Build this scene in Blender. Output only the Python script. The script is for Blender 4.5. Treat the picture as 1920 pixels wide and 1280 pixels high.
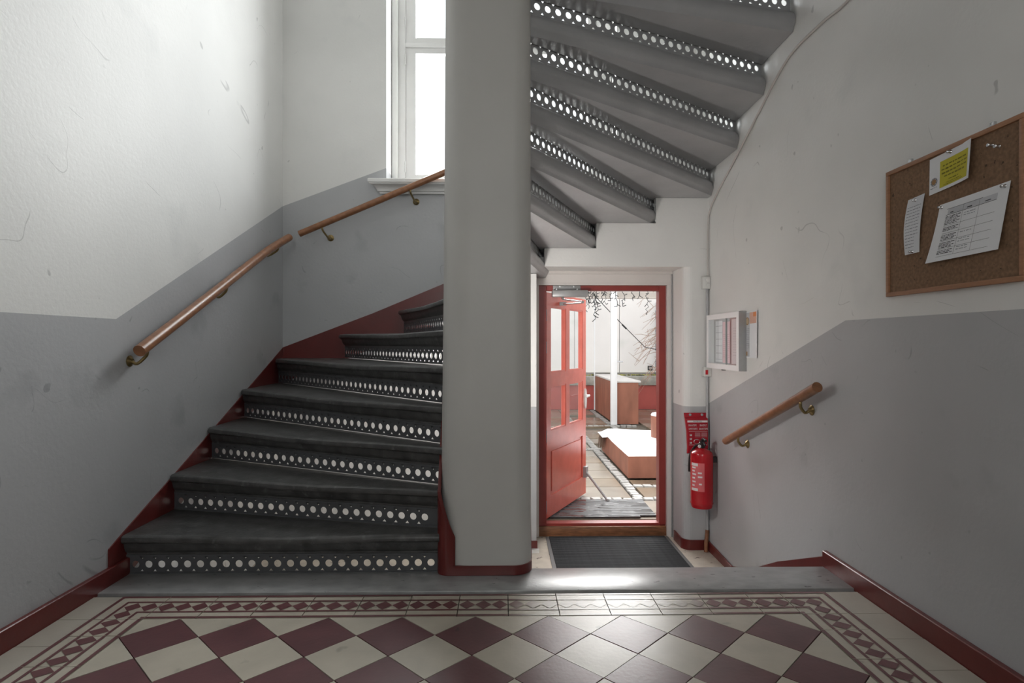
import bpy, bmesh, math, random
from math import sin, cos, pi, radians, atan2, sqrt
from mathutils import Vector, Matrix
random.seed(7)
for o in list(bpy.data.objects): bpy.data.objects.remove(o)
SC = bpy.context.scene
COL = SC.collection

# ------------------------------------------------------------------ camera, sky, daylight, exposure
HC = 1.057                                   # eye height above the tiled hall floor
cam_d = bpy.data.cameras.new('camera'); cam_d.sensor_width = 36.0
cam_d.lens = 1104 / 1920 * 36; cam_d.shift_y = 2.5 / 1920; cam_d.clip_start = .02
cam = bpy.data.objects.new('camera', cam_d); COL.objects.link(cam)
cam.location = (0, 0, HC); cam.rotation_euler = (pi / 2, 0, -.0171)
SC.camera = cam

world = bpy.data.worlds.new('overcast_sky'); SC.world = world; world.use_nodes = True
bg = world.node_tree.nodes['Background']
bg.inputs[0].default_value = (.93, .965, 1.0, 1); bg.inputs[1].default_value = .72

def area_light(name, loc, rot, sx, sy, power, col=(1, 1, 1)):
    l = bpy.data.lights.new(name, 'AREA'); l.shape = 'RECTANGLE'; l.size = sx; l.size_y = sy
    l.energy = power; l.color = col
    o = bpy.data.objects.new(name, l); COL.objects.link(o); o.location = loc; o.rotation_euler = rot
    return o
# overcast daylight through the stair window, plus an added fill light behind the viewer
area_light('stair_window_daylight', (0, 5.12, 3.45), (-pi / 2, 0, 0), 1.62, 2.1, 64, (.97, .985, 1))
area_light('rear_fill_light', (-.1, -3.12, 2.1), (pi / 2, 0, 0), 1.7, 1.1, 18, (1, .985, .96))

sun_d = bpy.data.lights.new('sky_glow', 'SUN'); sun_d.energy = 5.6; sun_d.angle = radians(50); sun_d.color = (1, .99, .97)
sun = bpy.data.objects.new('sky_glow', sun_d); COL.objects.link(sun)
sun.rotation_euler = (radians(-63), 0, radians(-5)); sun.location = (0, 9, 8)

vs = SC.view_settings
vs.view_transform = 'Standard'; vs.look = 'None'; vs.gamma = 1; vs.use_curve_mapping = False; vs.exposure = 1.22

# ------------------------------------------------------------------ materials
MATS = {}
def mat(name, col, rough=.5, var=.06, scale=6, bump=0, bscale=60, metal=0, spec=.5, spots=None, stretch=None, emis=None):
    if name in MATS: return MATS[name]
    m = bpy.data.materials.new(name); m.use_nodes = True; MATS[name] = m
    nt = m.node_tree; N = nt.nodes; L = nt.links
    b = N['Principled BSDF']
    b.inputs['Roughness'].default_value = rough; b.inputs['Metallic'].default_value = metal
    b.inputs['Specular IOR Level'].default_value = spec
    c = (*col, 1) if len(col) == 3 else col
    tc = N.new('ShaderNodeTexCoord'); vec = tc.outputs['Object']
    if stretch:
        mp = N.new('ShaderNodeMapping'); mp.inputs['Scale'].default_value = stretch
        L.new(vec, mp.inputs[0]); vec = mp.outputs[0]
    nz = N.new('ShaderNodeTexNoise'); nz.inputs['Scale'].default_value = scale; nz.inputs['Detail'].default_value = 6
    L.new(vec, nz.inputs['Vector'])
    mr = N.new('ShaderNodeMapRange'); mr.inputs[1].default_value = .3; mr.inputs[2].default_value = .7
    mr.inputs[3].default_value = 1 - var; mr.inputs[4].default_value = 1 + var
    L.new(nz.outputs[0], mr.inputs[0])
    mx = N.new('ShaderNodeMix'); mx.data_type = 'RGBA'; mx.blend_type = 'MULTIPLY'; mx.inputs[0].default_value = 1
    mx.inputs[6].default_value = c; L.new(mr.outputs[0], mx.inputs[7])
    out = mx.outputs[2]
    if spots:                                   # (colour, scale, threshold, softness)
        sc, ss, st, sw = spots
        n2 = N.new('ShaderNodeTexNoise'); n2.inputs['Scale'].default_value = ss; n2.inputs['Detail'].default_value = 3
        L.new(vec, n2.inputs['Vector'])
        r2 = N.new('ShaderNodeMapRange'); r2.inputs[1].default_value = st; r2.inputs[2].default_value = st + sw
        L.new(n2.outputs[0], r2.inputs[0])
        m2 = N.new('ShaderNodeMix'); m2.data_type = 'RGBA'; m2.inputs[7].default_value = (*sc, 1)
        L.new(r2.outputs[0], m2.inputs[0]); L.new(out, m2.inputs[6]); out = m2.outputs[2]
    L.new(out, b.inputs['Base Color'])
    if bump:
        n3 = N.new('ShaderNodeTexNoise'); n3.inputs['Scale'].default_value = bscale; n3.inputs['Detail'].default_value = 3
        L.new(vec, n3.inputs['Vector'])
        bp = N.new('ShaderNodeBump'); bp.inputs['Strength'].default_value = bump; bp.inputs['Distance'].default_value = .004
        L.new(n3.outputs[0], bp.inputs['Height']); L.new(bp.outputs[0], b.inputs['Normal'])
    if emis:
        b.inputs['Emission Color'].default_value = (*emis[0], 1); b.inputs['Emission Strength'].default_value = emis[1]
    return m

def glass_mat(name, tint=(.97, .98, .98), gl=.09):
    m = bpy.data.materials.new(name); m.use_nodes = True; MATS[name] = m
    nt = m.node_tree; N = nt.nodes; L = nt.links; N.remove(N['Principled BSDF'])
    t = N.new('ShaderNodeBsdfTransparent'); t.inputs[0].default_value = (*tint, 1)
    g = N.new('ShaderNodeBsdfGlossy'); g.inputs['Roughness'].default_value = .03
    lw = N.new('ShaderNodeFresnel'); lw.inputs[0].default_value = 1.5
    mx = N.new('ShaderNodeMixShader'); ge = N.new('ShaderNodeNewGeometry'); iv = N.new('ShaderNodeMath'); iv.operation = 'SUBTRACT'; iv.inputs[0].default_value = 1; L.new(ge.outputs['Backfacing'], iv.inputs[1])
    ml = N.new('ShaderNodeMath'); ml.operation = 'MULTIPLY'; L.new(lw.outputs[0], ml.inputs[0]); L.new(iv.outputs[0], ml.inputs[1])
    L.new(ml.outputs[0], mx.inputs[0]); L.new(t.outputs[0], mx.inputs[1]); L.new(g.outputs[0], mx.inputs[2])
    L.new(mx.outputs[0], N['Material Output'].inputs[0])
    return m

WHITE = mat('wall_cream_paint', (.74, .735, .715), .55, .03, 2.5, .22, 55, spots=((.68, .68, .665), 2.6, .62, .14))
GREY = mat('wall_grey_paint', (.43, .435, .445), .46, .04, 2.5, .22, 55, spots=((.35, .355, .365), 3.0, .64, .12))
PILLAR = mat('pillar_cream_paint', (.53, .52, .495), .45, .04, 2.5, .15, 40)
CEIL = mat('ceiling_paint', (.7, .7, .69), .6, .03)
RED = mat('skirting_red_paint', (.125, .018, .016), .28, .10, 9, .15, 30)
STEPST = mat('worn_dark_step_stone', (.068, .067, .066), .36, .35, 16, .35, 70, spots=((.12, .12, .12), 22, .60, .12))
SOFFIT = mat('grey_stair_paint', (.36, .36, .365), .36, .06, 6, .25, 50)
IRON = mat('grey_painted_iron', (.085, .087, .092), .42, .10, 20, .1, 60)
SLAB = mat('grey_landing_stone', (.29, .29, .29), .30, .20, 12, .12, 60, spec=1.0, spots=((.06, .06, .06), 17, .69, .03), stretch=(1, 1.6, 1))
CREAM = mat('cream_cement_tile', (.44, .40, .33), .32, .10, 7, .12, 60, spots=((.30, .27, .22), 6.5, .68, .05))
BURG = mat('burgundy_cement_tile', (.112, .042, .046), .32, .14, 8, .12, 60, spots=((.05, .03, .03), 14, .72, .03))
GROUT = mat('dark_tile_joint', (.04, .037, .033), .8, .2, 20)
PLAINCREAM = mat('plain_cream_tile', (.42, .39, .335), .32, .08, 6, .12, 60)
TERR = mat('speckled_terrazzo', (.58, .53, .45), .3, .12, 14, .1, 60, spots=((.12, .09, .07), 26, .66, .03))
RUBBER = mat('grey_rubber_mat', (.05, .052, .055), .85, .12, 40, .5, 220, spec=.15)
WOOD = mat('handrail_wood', (.26, .115, .055), .3, .22, 5, .06, 40, stretch=(6, 6, 6))
BRASS = mat('brass', (.30, .22, .10), .3, .15, 20, metal=.9)
WHITEP = mat('white_gloss_paint', (.72, .715, .70), .3, .03, 6)
DOORRED = mat('door_red_paint', (.66, .15, .11), .24, .08, 10, .12, 120)
FRAMERED = mat('frame_red_paint', (.27, .037, .03), .35, .10, 10)
BROWN = mat('brown_sill_wood', (.24, .105, .05), .4, .35, 12, .1, 40, stretch=(1, 6, 6))
CASING = mat('pinkish_white_casing', (.66, .62, .59), .4, .03)
ALU = mat('brushed_aluminium', (.42, .42, .42), .35, .05, 30, metal=.7)
GREYMET = mat('grey_metal', (.36, .36, .36), .4, .05, 20, metal=.3)
STEEL = mat('bright_steel', (.6, .6, .6), .25, .05, 20, metal=1)
CORK = mat('cork', (.215, .125, .07), .85, .25, 90, .2, 200, spots=((.06, .035, .02), 60, .69, .03))
OAK = mat('oak_board_frame', (.34, .165, .085), .5, .15, 20, stretch=(1, 1, 8))
PAPER = mat('white_paper', (.80, .81, .83), .7, .02)
PAPERSH = mat('note_paper', (.72, .73, .76), .7, .02)
INK = mat('black_ink', (.06, .06, .065), .8, 0)
INKG = mat('grey_ink', (.24, .25, .28), .8, 0)
YELLOW = mat('yellow_print', (.55, .49, .03), .7, .05)
OLIVE = mat('dark_olive_ink', (.22, .20, .02), .8, 0)
TANP = mat('tan_print', (.35, .2, .09), .8, .1)
PINKP = mat('pink_paper', (.86, .56, .60), .7, .03)
ORANGEP = mat('orange_print', (.72, .27, .1), .7, .08)
PEACHP = mat('peach_print', (.72, .44, .34), .7, .08)
GREYPR = mat('grey_print', (.50, .51, .53), .7, .1, 30)
EXTRED = mat('extinguisher_red', (.42, .008, .015), .2, .04)
BLANKRED = mat('fire_blanket_red', (.36, .006, .018), .35, .06, 8, .1, 30)
LABELW = mat('white_label_print', (.72, .68, .68), .6, .02)
LABELP = mat('pink_label_print', (.62, .12, .13), .6, .05)
BLACK = mat('black_plastic', (.012, .012, .013), .4, .05)
PLASTW = mat('white_plastic', (.66, .655, .63), .4, .02)
REDLED = mat('red_switch', (.5, .01, .02), .3, 0)
RUST = mat('rusty_pipe_paint', (.22, .09, .04), .6, .35, 20)
PIPE = mat('grey_pipe_paint', (.40, .40, .41), .4, .08, 12)
CABLE = mat('cable_cream', (.55, .52, .49), .5, .05)
CORTEN = mat('corten_steel', (.30, .115, .07), .6, .22, 6, .1, 40, stretch=(1, 1, .4))
SNOW = mat('snow', (.93, .94, .96), .7, .01, 10, .25, 10)
PAVE = mat('wet_tan_paver', (.24, .205, .16), .22, .22, 2.2, .06, 40)
PAVE2 = mat('wet_brown_paver', (.20, .155, .105), .22, .25, 2.2, .06, 40)
COBBLE = mat('granite_cobble', (.30, .29, .27), .5, .4, 9)
EARTH = mat('courtyard_joint_sand', (.12, .10, .075), .8, .2, 20)
PANEL = mat('white_cladding', (.84, .81, .785), .5, .05, 1.2, spots=((.70, .70, .66), 1.4, .62, .15))
REDWALL = mat('red_plinth_wall', (.44, .09, .075), .6, .10, 4)
CONC = mat('weathered_concrete', (.36, .35, .31), .8, .25, 8)
MOSS = mat('yellow_moss', (.42, .40, .10), .9, .3, 30)
POSTW = mat('white_post_paint', (.85, .85, .85), .4, .02)
BEAM = mat('beige_beam', (.60, .55, .50), .6, .05)
WIRE = mat('black_wire', (.02, .02, .02), .5, 0)
TWIG = mat('bare_twig', (.40, .27, .20), .8, .2, 30)
GREYSTONE = mat('mottled_grey_stone', (.32, .32, .34), .8, .6, 30)
FILLGL = mat('opal_fill_glow', (.9, .9, .88), .4, 0, emis=((1, .96, .92), 58))  # glowing cover of the added fill lamp
GLASS = glass_mat('clear_glass')

def scuff(m, sc=1.3, width=.0022, keep=.56, dark=.72):
    """sparse curved scuff lines and rubbed marks on the painted walls"""
    nt = m.node_tree; N = nt.nodes; L = nt.links; b = N['Principled BSDF']
    src = b.inputs['Base Color'].links[0].from_socket
    tc = N.new('ShaderNodeTexCoord')
    n1 = N.new('ShaderNodeTexNoise'); n1.inputs['Scale'].default_value = sc; n1.inputs['Detail'].default_value = 2; n1.inputs['Distortion'].default_value = .8
    n2 = N.new('ShaderNodeTexNoise'); n2.inputs['Scale'].default_value = sc * 3.1; n2.inputs['Detail'].default_value = 2
    n3 = N.new('ShaderNodeTexNoise'); n3.inputs['Scale'].default_value = 14; n3.inputs['Detail'].default_value = 1
    for n in (n1, n2, n3): L.new(tc.outputs['Object'], n.inputs['Vector'])
    s1 = N.new('ShaderNodeMath'); s1.operation = 'SUBTRACT'; s1.inputs[1].default_value = .5; L.new(n1.outputs[0], s1.inputs[0])
    a1 = N.new('ShaderNodeMath'); a1.operation = 'ABSOLUTE'; L.new(s1.outputs[0], a1.inputs[0])
    r1 = N.new('ShaderNodeMapRange'); r1.inputs[1].default_value = width * .3; r1.inputs[2].default_value = width; r1.inputs[3].default_value = 1; r1.inputs[4].default_value = 0; L.new(a1.outputs[0], r1.inputs[0])
    r2 = N.new('ShaderNodeMapRange'); r2.inputs[1].default_value = keep; r2.inputs[2].default_value = keep + .05; L.new(n2.outputs[0], r2.inputs[0])
    mu = N.new('ShaderNodeMath'); mu.operation = 'MULTIPLY'; L.new(r1.outputs[0], mu.inputs[0]); L.new(r2.outputs[0], mu.inputs[1])
    r3 = N.new('ShaderNodeMapRange'); r3.inputs[1].default_value = .76; r3.inputs[2].default_value = .79; L.new(n3.outputs[0], r3.inputs[0])
    mx = N.new('ShaderNodeMath'); mx.operation = 'MAXIMUM'; L.new(mu.outputs[0], mx.inputs[0]); L.new(r3.outputs[0], mx.inputs[1])
    mr = N.new('ShaderNodeMapRange'); mr.inputs[3].default_value = 1; mr.inputs[4].default_value = dark; L.new(mx.outputs[0], mr.inputs[0])
    c = N.new('ShaderNodeMix'); c.data_type = 'RGBA'; c.blend_type = 'MULTIPLY'; c.inputs[0].default_value = 1
    L.new(src, c.inputs[6]); L.new(mr.outputs[0], c.inputs[7]); L.new(c.outputs[2], b.inputs['Base Color'])
scuff(WHITE); scuff(GREY, 1.5)

def worn_mat():
    """burgundy print of the border tiles, worn off on the walking line in front of the door"""
    m = mat('burgundy_border_print', (.135, .05, .053), .32, .10, 10)
    nt = m.node_tree; N = nt.nodes; L = nt.links; b = N['Principled BSDF']
    src = b.inputs['Base Color'].links[0].from_socket
    g = N.new('ShaderNodeNewGeometry'); sx = N.new('ShaderNodeSeparateXYZ'); L.new(g.outputs['Position'], sx.inputs[0])
    nz = N.new('ShaderNodeTexNoise'); nz.inputs['Scale'].default_value = 9; L.new(g.outputs['Position'], nz.inputs['Vector'])
    md = N.new('ShaderNodeMath'); md.operation = 'SUBTRACT'; md.inputs[1].default_value = .435; L.new(sx.outputs[0], md.inputs[0])
    ab = N.new('ShaderNodeMath'); ab.operation = 'ABSOLUTE'; L.new(md.outputs[0], ab.inputs[0])
    ad = N.new('ShaderNodeMath'); ad.operation = 'MULTIPLY_ADD'; ad.inputs[1].default_value = .12; L.new(nz.outputs[0], ad.inputs[0]); L.new(ab.outputs[0], ad.inputs[2])
    mr = N.new('ShaderNodeMapRange'); mr.inputs[1].default_value = .34; mr.inputs[2].default_value = .50; L.new(ad.outputs[0], mr.inputs[0])
    sy = N.new('ShaderNodeMapRange'); sy.inputs[1].default_value = 2.26; sy.inputs[2].default_value = 2.275; sy.inputs[3].default_value = 1; sy.inputs[4].default_value = 0
    L.new(sx.outputs[1], sy.inputs[0])
    mxm = N.new('ShaderNodeMath'); mxm.operation = 'MAXIMUM'; L.new(mr.outputs[0], mxm.inputs[0]); L.new(sy.outputs[0], mxm.inputs[1])
    mx = N.new('ShaderNodeMix'); mx.data_type = 'RGBA'; mx.inputs[6].default_value = (.45, .42, .37, 1)
    L.new(mxm.outputs[0], mx.inputs[0]); L.new(src, mx.inputs[7]); L.new(mx.outputs[2], b.inputs['Base Color'])
    return m
BPRINT = worn_mat()

# ------------------------------------------------------------------ helpers
def link(name, me, parent=None, mats=(), smooth=False):
    o = bpy.data.objects.new(name, me); COL.objects.link(o)
    if not isinstance(mats, (list, tuple)): mats = (mats,)
    if len(me.materials) == 0:
        for m in mats: me.materials.append(m)
    if parent: o.parent = parent
    if smooth:
        for p in me.polygons: p.use_smooth = True
    return o
def fromBM(name, bm, mats, parent=None, smooth=False, angle=None):
    me = bpy.data.meshes.new(name); bmesh.ops.recalc_face_normals(bm, faces=bm.faces); bm.to_mesh(me); bm.free()
    o = link(name, me, parent, mats, smooth)
    if angle is not None:
        for p in me.polygons: p.use_smooth = True
        me.set_sharp_from_angle(angle=radians(angle))
    return o
def tag(o, label, cat=None, group=None, kind=None):
    o['label'] = label
    if cat: o['category'] = cat
    if group: o['group'] = group
    if kind: o['kind'] = kind
    return o
def empty(name, loc=(0, 0, 0), rz=0):
    o = bpy.data.objects.new(name, None); COL.objects.link(o); o.location = loc; o.rotation_euler = (0, 0, rz)
    o.empty_display_size = .1
    return o
def addbox(bm, a, b, mi=0, M=None):
    x0, y0, z0 = a; x1, y1, z1 = b
    v = [Vector(p) for p in ((x0, y0, z0), (x1, y0, z0), (x1, y1, z0), (x0, y1, z0), (x0, y0, z1), (x1, y0, z1), (x1, y1, z1), (x0, y1, z1))]
    if M: v = [M @ p for p in v]
    v = [bm.verts.new(p) for p in v]
    for f in ((0, 3, 2, 1), (4, 5, 6, 7), (0, 1, 5, 4), (1, 2, 6, 5), (2, 3, 7, 6), (3, 0, 4, 7)):
        bm.faces.new([v[i] for i in f]).material_index = mi
def box(name, a, b, m, parent=None, bev=0, M=None):
    bm = bmesh.new(); addbox(bm, a, b, M=M)
    if bev: bmesh.ops.bevel(bm, geom=bm.edges[:], offset=bev, segments=2, affect='EDGES', profile=.5)
    return fromBM(name, bm, m, parent, angle=40 if bev else None)
def addprism(bm, pts, off, mi=0):
    """pts: planar polygon of 3-D points, extruded by vector off"""
    off = Vector(off); p = [Vector(q) for q in pts]
    a = [bm.verts.new(q) for q in p]; b = [bm.verts.new(q + off) for q in p]
    n = len(p)
    bm.faces.new(a).material_index = mi; bm.faces.new(b[::-1]).material_index = mi
    for i in range(n):
        bm.faces.new((a[i], b[i], b[(i + 1) % n], a[(i + 1) % n])).material_index = mi
def addtube(bm, path, r, seg=10, caps=True, mi=0):
    P = [Vector(p) for p in path]; n = len(P); rings = []
    rr = r if isinstance(r, (list, tuple)) else [r] * n
    T = [(P[min(i + 1, n - 1)] - P[max(i - 1, 0)]).normalized() for i in range(n)]
    up = Vector((0, 0, 1)) if abs(T[0].z) < .9 else Vector((1, 0, 0))
    u = T[0].cross(up).normalized()
    for i in range(n):
        u = (u - T[i] * u.dot(T[i])).normalized(); w = T[i].cross(u)
        rings.append([bm.verts.new(P[i] + (u * cos(2 * pi * j / seg) + w * sin(2 * pi * j / seg)) * rr[i]) for j in range(seg)])
    for a, b in zip(rings, rings[1:]):
        for j in range(seg):
            bm.faces.new((a[j], a[(j + 1) % seg], b[(j + 1) % seg], b[j])).material_index = mi
    if caps:
        bm.faces.new(rings[0][::-1]).material_index = mi; bm.faces.new(rings[-1]).material_index = mi
def tube(name, path, r, m, parent=None, seg=10):
    bm = bmesh.new(); addtube(bm, path, r, seg); return fromBM(name, bm, m, parent, angle=50)
def addlathe(bm, prof, M=None, seg=28, mi=0):
    M = M or Matrix(); rings = []
    for r, z in prof:
        rings.append([bm.verts.new(M @ Vector((r * cos(2 * pi * j / seg), r * sin(2 * pi * j / seg), z))) for j in range(seg)])
    for a, b in zip(rings, rings[1:]):
        for j in range(seg):
            bm.faces.new((a[j], a[(j + 1) % seg], b[(j + 1) % seg], b[j])).material_index = mi
    bm.faces.new(rings[0][::-1]).material_index = mi; bm.faces.new(rings[-1]).material_index = mi
def lathe(name, prof, m, parent=None, M=None, seg=28, angle=35):
    bm = bmesh.new(); addlathe(bm, prof, M, seg); return fromBM(name, bm, m, parent, angle=angle)
def smoothpath(pts, n=8):
    """Catmull-Rom through pts"""
    P = [Vector(p) for p in pts]; P = [P[0] * 2 - P[1]] + P + [P[-1] * 2 - P[-2]]; out = []
    for i in range(1, len(P) - 2):
        for k in range(n):
            t = k / n; a, b, c, d = P[i - 1:i + 3]
            out.append(.5 * ((2 * b) + (c - a) * t + (2 * a - 5 * b + 4 * c - d) * t * t + (3 * b - a - 3 * c + d) * t ** 3))
    return out + [P[-2]]
def textmesh(body, size, align='LEFT'):
    c = bpy.data.curves.new('txt', 'FONT'); c.body = body; c.size = size; c.align_x = align; c.resolution_u = 2
    o = bpy.data.objects.new('txt', c); COL.objects.link(o)
    bpy.context.view_layer.update()
    me = bpy.data.meshes.new_from_object(o.evaluated_get(bpy.context.evaluated_depsgraph_get()))
    bpy.data.objects.remove(o); bpy.data.curves.remove(c)
    return me

XL, XR, YB = -1.72, 1.535, 4.65              # hall walls, stair window wall
YD, YF = 4.35, 4.68                          # face of the thick door wall, plane of the door frame
ZL, ZO = -.48, -.395                         # door lobby floor, courtyard level
X0, Y0, DG = -.102, 2.278, .28284            # tile field: axis, far edge, tile diagonal
FL, FR = X0 - 4.5 * DG, X0 + 4.5 * DG
RISE = .1875
CX, CY = -.06, 2.72                          # centre of the winding flight
ANG = [radians(a) for a in (180, 166.6, 154.4, 143.3, 132.1, 121.3, 110.2, 99.8, 89.3, 78.9, 66.9, 55.3, 45.2, 35.3, 24.8, 13.6, 2.5)]
PXL, PXR, PY0, PY1 = -.268, .134, 2.67, 3.07 # pillar

# ------------------------------------------------------------------ the setting: walls
def wall(name, pieces, label):
    """pieces: (points, extrusion, material index) ; 0 cream 1 grey"""
    bm = bmesh.new()
    for pts, off, mi in pieces: addprism(bm, pts, off, mi)
    o = fromBM(name, bm, (WHITE, GREY)); return tag(o, label, kind='structure')
pl = [(-3, 1.16), (2.655, 1.163), (4.65, 2.128)]
wall('wall_left', [([(XL, y, z) for y, z in [(-3, ZL), (2.74, ZL), (2.74, -.05), (4.57, .62), (5.0, .70), (5.0, 2.3)] + pl[::-1]], (-.3, 0, 0), 1),
                   ([(XL, y, z) for y, z in [(2.74, ZL), (5.0, ZL), (5.0, .70), (4.57, .62), (2.74, -.05)]], (-.3, 0, 0), 0),
                   ([(XL, y, z) for y, z in pl + [(5.0, 2.3), (5.0, 5.2), (-3, 5.2)]], (-.3, 0, 0), 0)],
     'long left wall, cream above and grey below a climbing paint line')
pr = [(-3, 1.155), (2.606, 1.157), (4.34, .61), (5.0, .40)]
wall('wall_right', [([(XR, y, z) for y, z in [(-3, ZL), (5.0, ZL)] + pr[::-1]], (.3, 0, 0), 1),
                    ([(XR, y, z) for y, z in pr + [(5.0, 5.2), (-3, 5.2)]], (.3, 0, 0), 0)],
     'right wall with cork board, cream above and grey below a falling paint line')
WX, WZ0, WZ1 = .91, 2.336, 4.6
back = []
T = (0, .35, 0)
back.append(([(x, YB, z) for x, z in [(XL, ZL), (.262, ZL), (.262, 1.33), (-.77, 1.06), (-1.24, .87), (XL, .68)]], T, 0))
back.append(([(x, YB, z) for x, z in [(XL, .68), (-1.24, .87), (-WX, 1.004), (-WX, 2.432), (XL, 2.128)]], T, 1))
back.append(([(x, YB, z) for x, z in [(-WX, 1.004), (-.77, 1.06), (.262, 1.33), (.262, WZ0), (-WX, WZ0)]], T, 1))
back.append(([(x, YB, z) for x, z in [(XL, 2.128), (-WX, 2.432), (-WX, 5.2), (XL, 5.2)]], T, 0))
back.append(([(x, YB, z) for x, z in [(.262, 1.64), (1.38, 1.64), (1.38, WZ0), (.262, WZ0)]], T, 1))
back.append(([(x, YB, z) for x, z in [(1.38, ZL), (XR, ZL), (XR, 5.2), (1.38, 5.2)]], T, 0))
back.append(([(x, YB, z) for x, z in [(WX, WZ0), (1.38, WZ0), (1.38, 5.2), (WX, 5.2)]], T, 0))
back.append(([(x, YB, z) for x, z in [(-WX, WZ1), (WX, WZ1), (WX, 5.2), (-WX, 5.2)]], T, 0))
wall('wall_back', back, 'stair wall with the tall window, grey below the climbing paint line')
# thick wall round the courtyard door, its top stepped under the treads, right pier with rounded corner
def pier(x0, x1, rounded, zsplit):
    pts = [(x0, YB), (x1, YB), (x1, YD)]
    if rounded:
        r = .06
        pts += [(x0 + r, YD)] + [(x0 + r - r * sin(a), YD + r - r * cos(a)) for a in [radians(15 * i) for i in range(1, 7)]]
    else:
        pts += [(x0, YD)]
    return [([(x, y, ZL) for x, y in pts], (0, 0, zsplit - ZL), 1), ([(x, y, zsplit) for x, y in pts], (0, 0, (1.622 if rounded else 1.568) - zsplit), 0)]
dw = pier(.03, .255, False, .585) + pier(1.352, XR, True, .585)
st = [(-.30, 1.5705), (.315, 1.5705), (.315, 1.758), (.70, 1.758), (.70, 1.9455), (1.143, 1.9455), (1.143, 2.133), (XR, 2.133)]
dw.append(([(x, YD, z) for x, z in [(.315, 1.622), (.315, 1.757), (.70, 1.757), (.70, 1.622)]], (0, .06, 0), 0))
dw.append(([(x, YD, z) for x, z in [(.70, 1.622), (.70, 1.944), (1.143, 1.944), (1.143, 1.622)]], (0, .06, 0), 0))
dw.append(([(x, YD, z) for x, z in [(1.143, 1.622), (1.143, 2.132), (XR, 2.132), (XR, 1.622)]], (0, .06, 0), 0))
dw.append(([(x, YD + .061, z) for x, z in [(.256, 1.622), (.256, 1.70), (1.351, 1.70), (1.351, 1.622)]], (0, .235, 0), 0))
wall('wall_door', dw, 'thick cream and grey wall around the open courtyard door')
wall('wall_front', [([(x, -3, z) for x, z in [(XL, 0), (XR, 0), (XR, 1.55), (XL, 1.55)]], (0, -.3, 0), 1),
                    ([(x, -3, z) for x, z in [(XL, 1.55), (-.95, 1.55), (-.95, 3), (XL, 3)]], (0, -.3, 0), 0),
                    ([(x, -3, z) for x, z in [(.75, 1.55), (XR, 1.55), (XR, 3), (.75, 3)]], (0, -.3, 0), 0),
                    ([(x, -3, z) for x, z in [(-.95, 2.65), (.75, 2.65), (.75, 3), (-.95, 3)]], (0, -.3, 0), 0)],
     'street end wall of the hall behind the viewer')
wall('wall_upper', [([(x, .9, z) for x, z in [(XL, 3.19), (XR, 3.19), (XR, 5.2), (XL, 5.2)]], (0, -.2, 0), 0)],
     'wall of the upper landing above the hall')
tag(box('ceiling', (XL, -3, 2.99), (XR, 2.70, 3.19), CEIL), 'plain white ceiling under the upper landing', kind='structure')
tag(box('ceiling_stairwell', (XL - .3, .7, 5.2), (XR + .3, 5.0, 5.4), CEIL), 'white ceiling high above the stairwell', kind='structure')

# skirting boards
def skirt(name, pts, label, th):
    bm = bmesh.new(); addprism(bm, pts, th); 
    bmesh.ops.bevel(bm, geom=bm.edges[:], offset=.003, segments=1, affect='EDGES')
    o = fromBM(name, bm, RED); return tag(o, label, kind='structure')
skirt('baseboard_left', [(XL, y, z) for y, z in [(-3, -.01), (2.735, -.01), (2.735, .078), (-3, .078)]], 'dark red skirting board along the left wall', (.022, 0, 0))
skirt('baseboard_right', [(XR, y, z) for y, z in [(-3, -.01), (2.755, -.01), (2.755, .078), (-3, .078)]], 'dark red skirting board along the right wall', (-.024, 0, 0))
skirt('baseboard_steps', [(XR, y, z) for y, z in [(2.756, -.03), (2.756, .052), (3.24, -.155), (3.60, -.335), (3.885, -.425), (3.885, ZL), (3.2, ZL)]], 'red skirting falling along the right wall beside the steps down', (-.006, 0, 0))
skirt('baseboard_lobby', [(XR, y, z) for y, z in [(3.886, ZL), (3.886, -.425), (4.349, -.405), (4.349, ZL)]], 'low red skirting on the right wall by the door lobby', (-.012, 0, 0))
bm = bmesh.new()
r = .06; x0 = 1.352; o_ = .010
outer = [(XR - .012, YD)] + [(x0 + r, YD)] + [(x0 + r - r * sin(a), YD + r - r * cos(a)) for a in [radians(15 * i) for i in range(1, 7)]] + [(x0, YF - .1)]
inn = [(XR - .012, YD - o_)] + [(x0 + r, YD - o_)] + [(x0 + r - (r + o_) * sin(a), YD + r - (r + o_) * cos(a)) for a in [radians(15 * i) for i in range(1, 7)]] + [(x0 - o_, YF - .1)]
addprism(bm, [(x, y, ZL) for x, y in outer + inn[::-1]], (0, 0, .075))
tag(fromBM('baseboard_pier', bm, RED), 'red skirting around the rounded pier beside the door', kind='structure')
tag(box('baseboard_pier_small', (.03, YD - .012, ZL), (.262, YD, ZL + .075), RED), 'red skirting on the narrow pier left of the door', kind='structure')
tag(box('trim_pier_shoe', (.03, YD - .05, ZL), (.272, YD - .013, ZL + .022), WHITEP), 'small white shoe moulding at the pier left of the door', kind='structure')
# red painted string along the wall beside the flight
bm = bmesh.new()
sl = [(2.736, -.005), (2.600, .078), (2.600, .155), (2.68, .190), (3.156, .385), (4.65, 1.020), (4.65, .745), (4.57, .735), (3.965, .55), (3.52, .36), (3.118, .17), (2.80, .02)]
addprism(bm, [(XL, y, z) for y, z in sl], (.006, 0, 0))
sb = [(XL, .745), (XL, 1.020), (-1.012, 1.29), (-.459, 1.522), (-.20, 1.63), (-.20, 1.30), (-.77, 1.11), (-1.24, .925)]
addprism(bm, [(x, YB, z) for x, z in sb], (0, -.006, 0))
tag(fromBM('trim_stair_string', bm, RED), 'dark red painted string climbing the wall beside the steps', kind='structure')

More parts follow.
